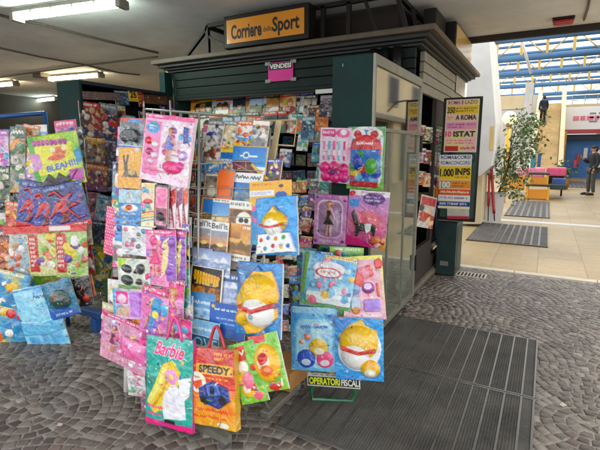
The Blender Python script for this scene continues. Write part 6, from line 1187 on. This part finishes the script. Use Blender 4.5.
mat('teal', '#2c8c9c', .5, noise=(8, .25)); pbox('goods_box', 'teal box standing on the upper yellow crate, behind the tree', 'box', 530, 536, 154, 168, 17.6, .3, 'teal', 'boxes among the crates'); pbox('goods_box', 'second teal box, right of the first on the crate', 'box', 537, 541.5, 153, 167, 17.5, .3, 'blue_paint', 'boxes among the crates')
pbox('goods_table', 'rosy goods table half hidden behind the young tree', 'table', 516, 545, 168, 177, 18.4, .5, 'pink_pale', None, .04); pbox('goods_box', 'orange-brown box behind the young tree\'s lower leaves', 'box', 508, 525, 176, 190, 17.4, .5, 'sign_orange', 'boxes among the crates')
tbs = MB()
for (x, h) in ((.62, .42),): tbs.tube([(x, 21.5, .01), (x, 21.5, h)], .22, 12, r2=.3)
pot = tag(tbs.build('plant_pot', 'cardboard'), 'brown plant pot by the yellow post of the far shop', 'pot'); leaves(160, 9, 'leaf', 'foliage', [(Vector((.62, 21.5, .5)), Vector((.62, 21.5, .9)))], empty('pot_plant', (.62, 21.5, .42), 'small green plant in the brown pot by the far shop', 'plant'), .16, .16)

mat('grey_wall', '#c2c0bb', .75, noise=(1, .15))
# far stair going up, with side walls
Ys = 24; sx0, sx1 = AY(537, 130, Ys).x, AY(561, 130, Ys).x; stp = MB(); nst = 20; ztop = AY(548, 103, 30).z
for k in range(nst): stp.box((sx0, Ys+.33*k, -.0 if k == 0 else (k)*ztop/nst-.02), (sx1, Ys+.33*(k+1)+.02, (k+1)*ztop/nst), .004)
tag(stp.build('far_stair', 'cream_stone'), 'cream stone flight of steps climbing to the upper level at the far end', 'stairs')
for s_, xx, lb in ((-1, sx0, 'left'), (1, sx1, 'right')):
    tag(MB().prism([(xx+s_*.02, Ys-.3, 0), (xx+s_*.02, Ys-.3, .75), (xx+s_*.02, Ys+6.6, ztop+.8), (xx+s_*.02, Ys+7.2, ztop+.8), (xx+s_*.02, Ys+7.2, 0)], (s_*.2, 0, 0)).build('stair_parapet', 'cream'), f'cream parapet on the {"side of the far stair next to the lamp" if s_ < 0 else "side of the far stair next to the shop sign"}', 'parapet', 'parapets of the far stair')
tag(MB().box((-9, 31, 0), (sx0-.25, 31.4, ztop+.6)).build('far_wall', 'grey_wall'), 'pale far wall behind the lamp and the tree, left of the stair', 'wall')
tag(MB().box((-9, 25.0, 3.6), (sx0-.3, 25.3, 4.25)).build('fascia_beam', 'cream'), 'cream horizontal beam under the blue trusses', 'beam'); c = AY(529, 100, 25); tag(MB().box((c.x-.2, 24.9, 0), (c.x+.15, 25.35, 4.8)).build('column', 'plaster_white'), 'grey-white column left of the far stair, under the end of the cream beam', 'column')
tag(MB().box((-.6, 31.5, ztop-.3), (12, 60, ztop)).build('upper_terrace', 'cream'), 'upper terrace at the head of the far stair', 'terrace')
rl_ = MB(); 
for k in range(12): rl_.tube([(1.3+.8*k, 40, 4.6), (1.3+.8*k, 40, 5.6)], .03, 5)
for z in (4.9, 5.25, 5.6): rl_.tube([(1.3, 40, z), (10.5, 40, z)], .03, 5)
tag(rl_.build('terrace_railing', 'lamp_body'), 'thin grey railing above the far shop sign', 'railing')
# far shop
Yf = 30.2; shp = empty('far_shop', (AY(590, 150, Yf).x, Yf, 0), 'blue-fronted shop with a white sign and red stripe at the end of the mall', 'shop')
X = lambda px: AY(px, 150, Yf).x
Zy = lambda py: AY(580, py, Yf).z
mat('sign_white', '#efeff0', .4); sb_ = W(MB().box((X(559), Yf, Zy(131.5)), (X(640), Yf+.3, Zy(107)), .02), 'sign_board', 'sign_white', shp); W(MB().box((X(558.5), Yf-.06, Zy(134)), (X(640), Yf-.004, Zy(129.5))), 'red_stripe', 'red_plastic', shp)
A_ = MB(); rb_ = random.Random(3); x = X(570)
for wd_ in (.35, .3, .38, .26): A_.box((x, Yf-.02, Zy(120.5)), (x+wd_-.06, Yf-.004, Zy(116))); x += wd_
W(A_, 'lettering', 'pink_pale', sb_); A_ = MB()
for r_ in range(3):
    x = X(586)
    while x < X(640): wd_ = rb_.uniform(.2, .6); A_.box((x, Yf-.02, Zy(114.5+4*r_)), (x+wd_, Yf-.004, Zy(113+4*r_))); x += wd_+.12
W(A_, 'small_print', 'lamp_body', sb_)
mat('shop_blue', '#3f7cc6', .5, noise=(.6, .25)); W(MB().box((X(563), Yf+.5, 0), (X(640), Yf+.7, Zy(134))), 'rear_panel', 'shop_blue', shp); W(MB().box((X(563), Yf+.05, Zy(140)), (X(640), Yf+.25, Zy(134.5))), 'dark_lintel', 'blue_black', shp)
W(MB().box((X(563)-.12, Yf-.1, 0), (X(563)+.12, Yf+.1, Zy(131))), 'post', 'yellow_paint', shp); W(MB().box((X(559), Yf+.301, 0), (X(559.5)+.1, Yf+1.2, Zy(107))), 'side_wall', 'cream', shp)
for k, (x0, x1, y0, y1, m, lb) in enumerate(((575.5, 580.5, 154, 165, 'red_plastic', 'upright red panel'), (573, 577, 160, 168, 'pink_cloth', 'low rosy panel'), (583, 588, 148, 158, 'cloth_white', 'pale blue-white panel beside the man\'s raised hand'))): pbox('shop_panel', lb+' in the blue shop', 'panel', x0, x1, y0, y1, Yf+.38-.1*k, .08, m, 'panels in the blue shop')
pbox('goods_box', 'white box stack in the blue shop behind the man', 'box', 594, 604, 150, 168, Yf-.6, .5, 'cloth_white', 'boxes among the crates')

# trusses of the mall roof
Z0 = 5.6
for k in range(5):
    Yt = 18.8+4.4*k; Yt = [18.8, 22.8, 27.2, 32.4, 38][k]; xa, xb = AY(491, 60, Yt).x-.3, AY(640, 40, Yt).x+1
    t = empty('roof_truss', ((xa+xb)/2, Yt, Z0), ['blue roof truss nearest the ceiling edge, with yellow webs', 'second blue roof truss from the ceiling edge', 'third blue roof truss from the ceiling edge', 'fourth blue roof truss from the ceiling edge, thinner looking', 'farthest blue roof truss above the stair'][k], 'truss', 'blue roof trusses')
    W(MB().tube([(xa, Yt, Z0), (xb, Yt, Z0)], .14, 10), 'lower_chord', 'beam_blue', t); W(MB().tube([(xa, Yt, Z0+1.0), (xb, Yt, Z0+1.0)], .09, 8), 'upper_chord', 'beam_blue', t)
    x = xa+.4+.13*k; j = 0
    while x < xb-1.2:
        W(MB().box((x-.06, Yt-.05, Z0+.1), (x+.06, Yt+.05, Z0+.95)), 'web_post', 'beam_yellow', t); q = 1 if j % 2 else -1; W(MB().tube([(x+.06, Yt, Z0+.5+q*.42), (x+.94, Yt, Z0+.5-q*.42)], .03, 5), 'diagonal', 'beam_yellow', t); x += 1.0; j += 1
for k in range(4):
    Yt = (20.8, 25, 29.8, 35.2)[k]; xa, xb = AY(491, 60, Yt).x-.3, AY(640, 40, Yt).x+1
    tag(MB().tube([(xa, Yt, Z0+.95), (xb, Yt, Z0+.95)], .07, 7).build('roof_purlin', 'beam_blue'), ['thin blue purlin between the two nearest roof trusses', 'thin blue purlin between the second and third roof trusses', 'thin blue purlin between the third and fourth roof trusses', 'thin blue purlin between the two farthest roof trusses'][k], 'purlin', 'thin blue roof purlins')
tag(MB().tube([AY(519, 30, 20), AY(531, 74, 20)], .05, 6).build('white_strut', 'plaster_white'), 'thin white strut slanting across the blue trusses', 'strut')
Yb = 40; tag(MB().box((AY(533, 95, Yb).x, Yb, AY(560, 100, Yb).z), (AY(640, 90, Yb).x, Yb+.2, AY(560, 96.5, Yb).z)).build('far_beam', 'beam_blue'), 'low dark blue beam at the far end over the stair head', 'beam')
tag(MB().box((AY(532, 95, Yb).x, Yb+.21, AY(533, 100, Yb).z-.5), (AY(534.5, 95, Yb).x, Yb+.5, AY(533, 78, Yb).z)).build('far_post', 'beam_blue'), 'dark blue post at the left end of the low far beam', 'post')
for k, y in enumerate((101, 105, 109)):
    q = AY(500, y, 29); tag(MB().box((q.x-.2, 29, q.z-.07), (AY(523, y, 29).x, 29.2, q.z+.07)).build('far_rail', 'beam_blue'), ['topmost', 'middle', 'lowest'][k]+' of three short blue rails under the cream beam', 'rail', 'short blue rails under the cream beam')

# the shops' front along the right side of the mall (mirrored in the glass case), and the dim arcade to the left
rf_ = empty('right_facade', (4.2, 20, 0), 'long cream shop front along the right side of the mall', 'building')
W(MB().box((4.2, 9, 2.9), (4.6, 55, 7.5)).box((4.2, 9, 0), (4.6, 10, 2.899)).box((4.2, 15, 0), (4.6, 16.2, 2.899)).box((4.2, 21, 0), (4.6, 22.2, 2.899)).box((4.2, 27, 0), (4.6, 55, 2.899)), 'wall', 'cream', rf_)
W(MB().box((4.5, 10.01, 0), (4.55, 14.99, 2.89)).box((4.5, 16.21, 0), (4.55, 20.99, 2.89)).box((4.5, 22.21, 0), (4.55, 26.99, 2.89)), 'shop_window', 'blue_black', rf_); W(MB().box((3.9, 9, 2.9), (4.199, 55, 3.1)), 'canopy_edge', 'alu', rf_)
for yy in range(12, 54, 4):
    for z in (3.6, 5.6): wf = W(MB().box((4.14, yy, z), (4.199, yy+1.5, z+1.35), .01), 'window', 'lamp_body', rf_); W(MB().box((4.125, yy+.1, z+.1), (4.139, yy+1.4, z+1.25)), 'pane', 'blue_black', wf)
W(MB().box((4.1, 9, 5.2), (4.198, 55, 5.32)), 'ledge', 'plaster_white', rf_)
for yy in (20, 24.5):
    wl_ = empty('wall_lamp', (4.2, yy, 3.3), f'gooseneck wall lamp on the cream shop front, the {"nearer" if yy < 22 else "farther"} of two mirrored in the case', 'lamp', 'gooseneck lamps'); W(MB().tube([(4.19, yy, 3.3), (3.8, yy, 3.7), (3.3, yy, 3.75), (3.0, yy, 3.6)], .04, 7), 'arm', 'dark_metal', wl_); W(MB().ball((2.85, yy, 3.56), .3, .16, .09), 'shade', 'lamp_body', wl_)
aw = empty('dim_shop_row', (-10, 12.2, 0), 'dim brownish shops at the rear of the covered arcade on the left', 'building')
mat('dim_red', '#5a2a20', .8, noise=(1.2, .5)); W(MB().box((-14, 12.2, 0), (-5.2, 12.4, 3.19)), 'wall', 'brown_dark', aw); W(MB().box((-13.5, 12.1, 1.6), (-9.6, 12.19, 2.35)), 'shop_fascia', 'dim_red', aw); W(MB().box((-9.2, 12.1, 2.0), (-6, 12.19, 2.3)), 'pale_fascia', 'cardboard', aw); W(MB().box((-13, 12.08, 0), (-11, 12.19, 1.55)).box((-10.5, 12.08, 0), (-7, 12.19, 1.55)), 'shop_window', 'inside', aw)
tag(MB().box((-14.2, -2, 0), (-14.001, 12.2, 3.5)).build('arcade_wall', 'brown_dark'), 'dark side wall closing the arcade far left', 'wall')

# a few scraps on the paving
for k, (px, py, lb) in enumerate(((563, 405, 'pale paper scrap on the cobbles right of the ribbed mat'), (60, 425, 'tiny pale scrap on the cobbles at lower left'), (578, 318, 'small crumpled ticket on the cobbles near the kerb strip'))):
    q = AZ(px, py, .004); a = 1+k; u = Vector((math.cos(a), math.sin(a), 0))*(.022 if k == 0 else .012); v = Vector((-math.sin(a), math.cos(a), 0))*.014
    tag(MB().prism([q-u-v, q+u-v, q+u*.8+v+Vector((0, 0, .006)), q-u+v*.9+Vector((0, 0, .003))], (0, 0, .0015)).build('paper_scrap', 'kerb_stone'), lb, 'litter', 'scraps on the paving')
# ------------------------------------------------------------------ people
def skinned(name, joints, bones, radii, m, parent=None, sub=1, loc=None):
    me = bpy.data.meshes.new(name); me.from_pydata([tuple(j) for j in joints], bones, []); ob = link(name, me, m, parent)
    md = ob.modifiers.new('skin', 'SKIN'); md.use_smooth_shade = True
    for v, r in zip(me.skin_vertices[0].data, radii): v.radius = (r, r) if not isinstance(r, tuple) else r
    me.skin_vertices[0].data[0].use_root = True; s = ob.modifiers.new('sub', 'SUBSURF'); s.levels = s.render_levels = sub
    if loc is not None: ob.location = loc
    return ob
def person(loc, yaw, label, top, legs, raised=True, s=1.0, shirt_len=.0):
    J = [(0, 0, .95), (0, 0, 1.12), (0, .0, 1.32), (0, .0, 1.45), (0, -.015, 1.53), (0, -.03, 1.63), (0, -.03, 1.72),
         (.19, 0, 1.42), (.235, .02, 1.15), (.22, -.10, .93), (.215, -.12, .85), (-.19, 0, 1.42), (-.235, -.04, 1.15), (-.14, -.28, 1.28) if raised else (-.23, -.08, .93), (-.11, -.34, 1.33) if raised else (-.225, -.1, .85),
         (.095, 0, .9), (.105, -.02, .5), (.11, .03, .09), (.115, -.13, .035), (-.095, 0, .9), (-.11, -.05, .5), (-.12, .0, .09), (-.13, -.16, .035)]
    Bn = [(0, 1), (1, 2), (2, 3), (3, 4), (4, 5), (5, 6), (3, 7), (7, 8), (8, 9), (9, 10), (3, 11), (11, 12), (12, 13), (13, 14), (0, 15), (15, 16), (16, 17), (17, 18), (0, 19), (19, 20), (20, 21), (21, 22)]
    R = [(.14, .1), (.13, .095), (.155, .105), (.09, .075), (.052, .055), (.078, .095), (.062, .08), .06, .045, .035, .03, .06, .045, .035, .03, .085, .056, .04, .035, .085, .056, .04, .035]
    root = empty('person', loc, label, 'person', 'people in the mall'); root.rotation_euler = (0, 0, yaw); root.scale = (s, s, s)
    skinned('body', J, Bn, R, 'skin', root, 2)
    # five fingers on each hand
    fg = MB()
    for hx in (10, 14):
        h = Vector(J[hx]); d = (h-Vector(J[hx-1])).normalized(); sd_ = d.orthogonal().normalized()
        for i in range(4): b0 = h+sd_*(.012*(i-1.5))+d*.02; fg.tube([b0, b0+d*(.035-.004*abs(i-1.5)), b0+d*.055+Vector((0, -.015, 0))], .0075, 5)
        fg.tube([h+sd_*.02, h+sd_*.04+d*.02, h+sd_*.038+d*.045], .008, 5)
    fg.build('fingers', 'skin', root)
    grow = lambda r, a: tuple(x+a for x in r) if isinstance(r, tuple) else r+a
    ti = [0, 1, 2, 3, 7, 8, 9, 11, 12, 13]; mp = {k: i for i, k in enumerate(ti)}; TJ = [J[k] for k in ti]; TR = [grow(R[k], .022) for k in ti]; TJ[0] = (0, 0, .84); TR[0] = (.17, .125)
    skinned('jacket', TJ, [(mp[a], mp[b]) for a, b in Bn if a in mp and b in mp], TR, top, root, 2)
    ti = [0, 15, 16, 17, 19, 20, 21]; mp = {k: i for i, k in enumerate(ti)}; skinned('trousers', [J[k] for k in ti], [(mp[a], mp[b]) for a, b in Bn if a in mp and b in mp], [grow(R[k], .02) for k in ti], legs, root, 2)
    hb = MB(); hb.ball((0, -.012, 1.685), .092, .105, .085); hb.ball((0, .04, 1.62), .084, .07, .1); hb.build('hair', 'hair', root)
    fc = MB(); fc.ball((.03, -.118, 1.645), .011).ball((-.03, -.118, 1.645), .011); fc.build('eye', 'ink_black', root); MB().prism([(-.012, -.12, 1.605), (.012, -.12, 1.605), (0, -.148, 1.607), ], (0, .01, .045)).ball((.088, -.02, 1.63), .012, .022, .03).ball((-.088, -.02, 1.63), .012, .022, .03).build('nose_and_ears', 'skin', root); MB().ball((0, -.112, 1.575), .022, .01, .006).build('mouth', 'pink_cloth', root)
    for s_ in (1, -1):
        c = J[18] if s_ > 0 else J[22]; MB().ball((c[0], c[1]+.04, .045), .05, .15, .05).box((c[0]-.045, c[1]-.1, .0), (c[0]+.045, c[1]+.17, .02), .008).build('shoe', 'shoe', root)
    if raised: MB().box((-.145, -.385, 1.31), (-.075, -.375, 1.45), .004).build('phone', 'ink_black', root)
    return root
mat('cloth_navy', '#1c2536', .85); m_ = AZ(590, 195, 0); person((m_.x, m_.y, 0), math.radians(-62), 'man in a dark jacket and grey trousers with one hand raised, standing on the tiles', 'cloth_dark', 'cloth_grey', True, 1.0)
p_ = AY(543, 117.5, 29.2); person((p_.x, 28.5, 14*ztop/nst), math.radians(200), 'small distant person in dark clothes near the head of the stair', 'cloth_navy', 'cloth_dark', False, .88)
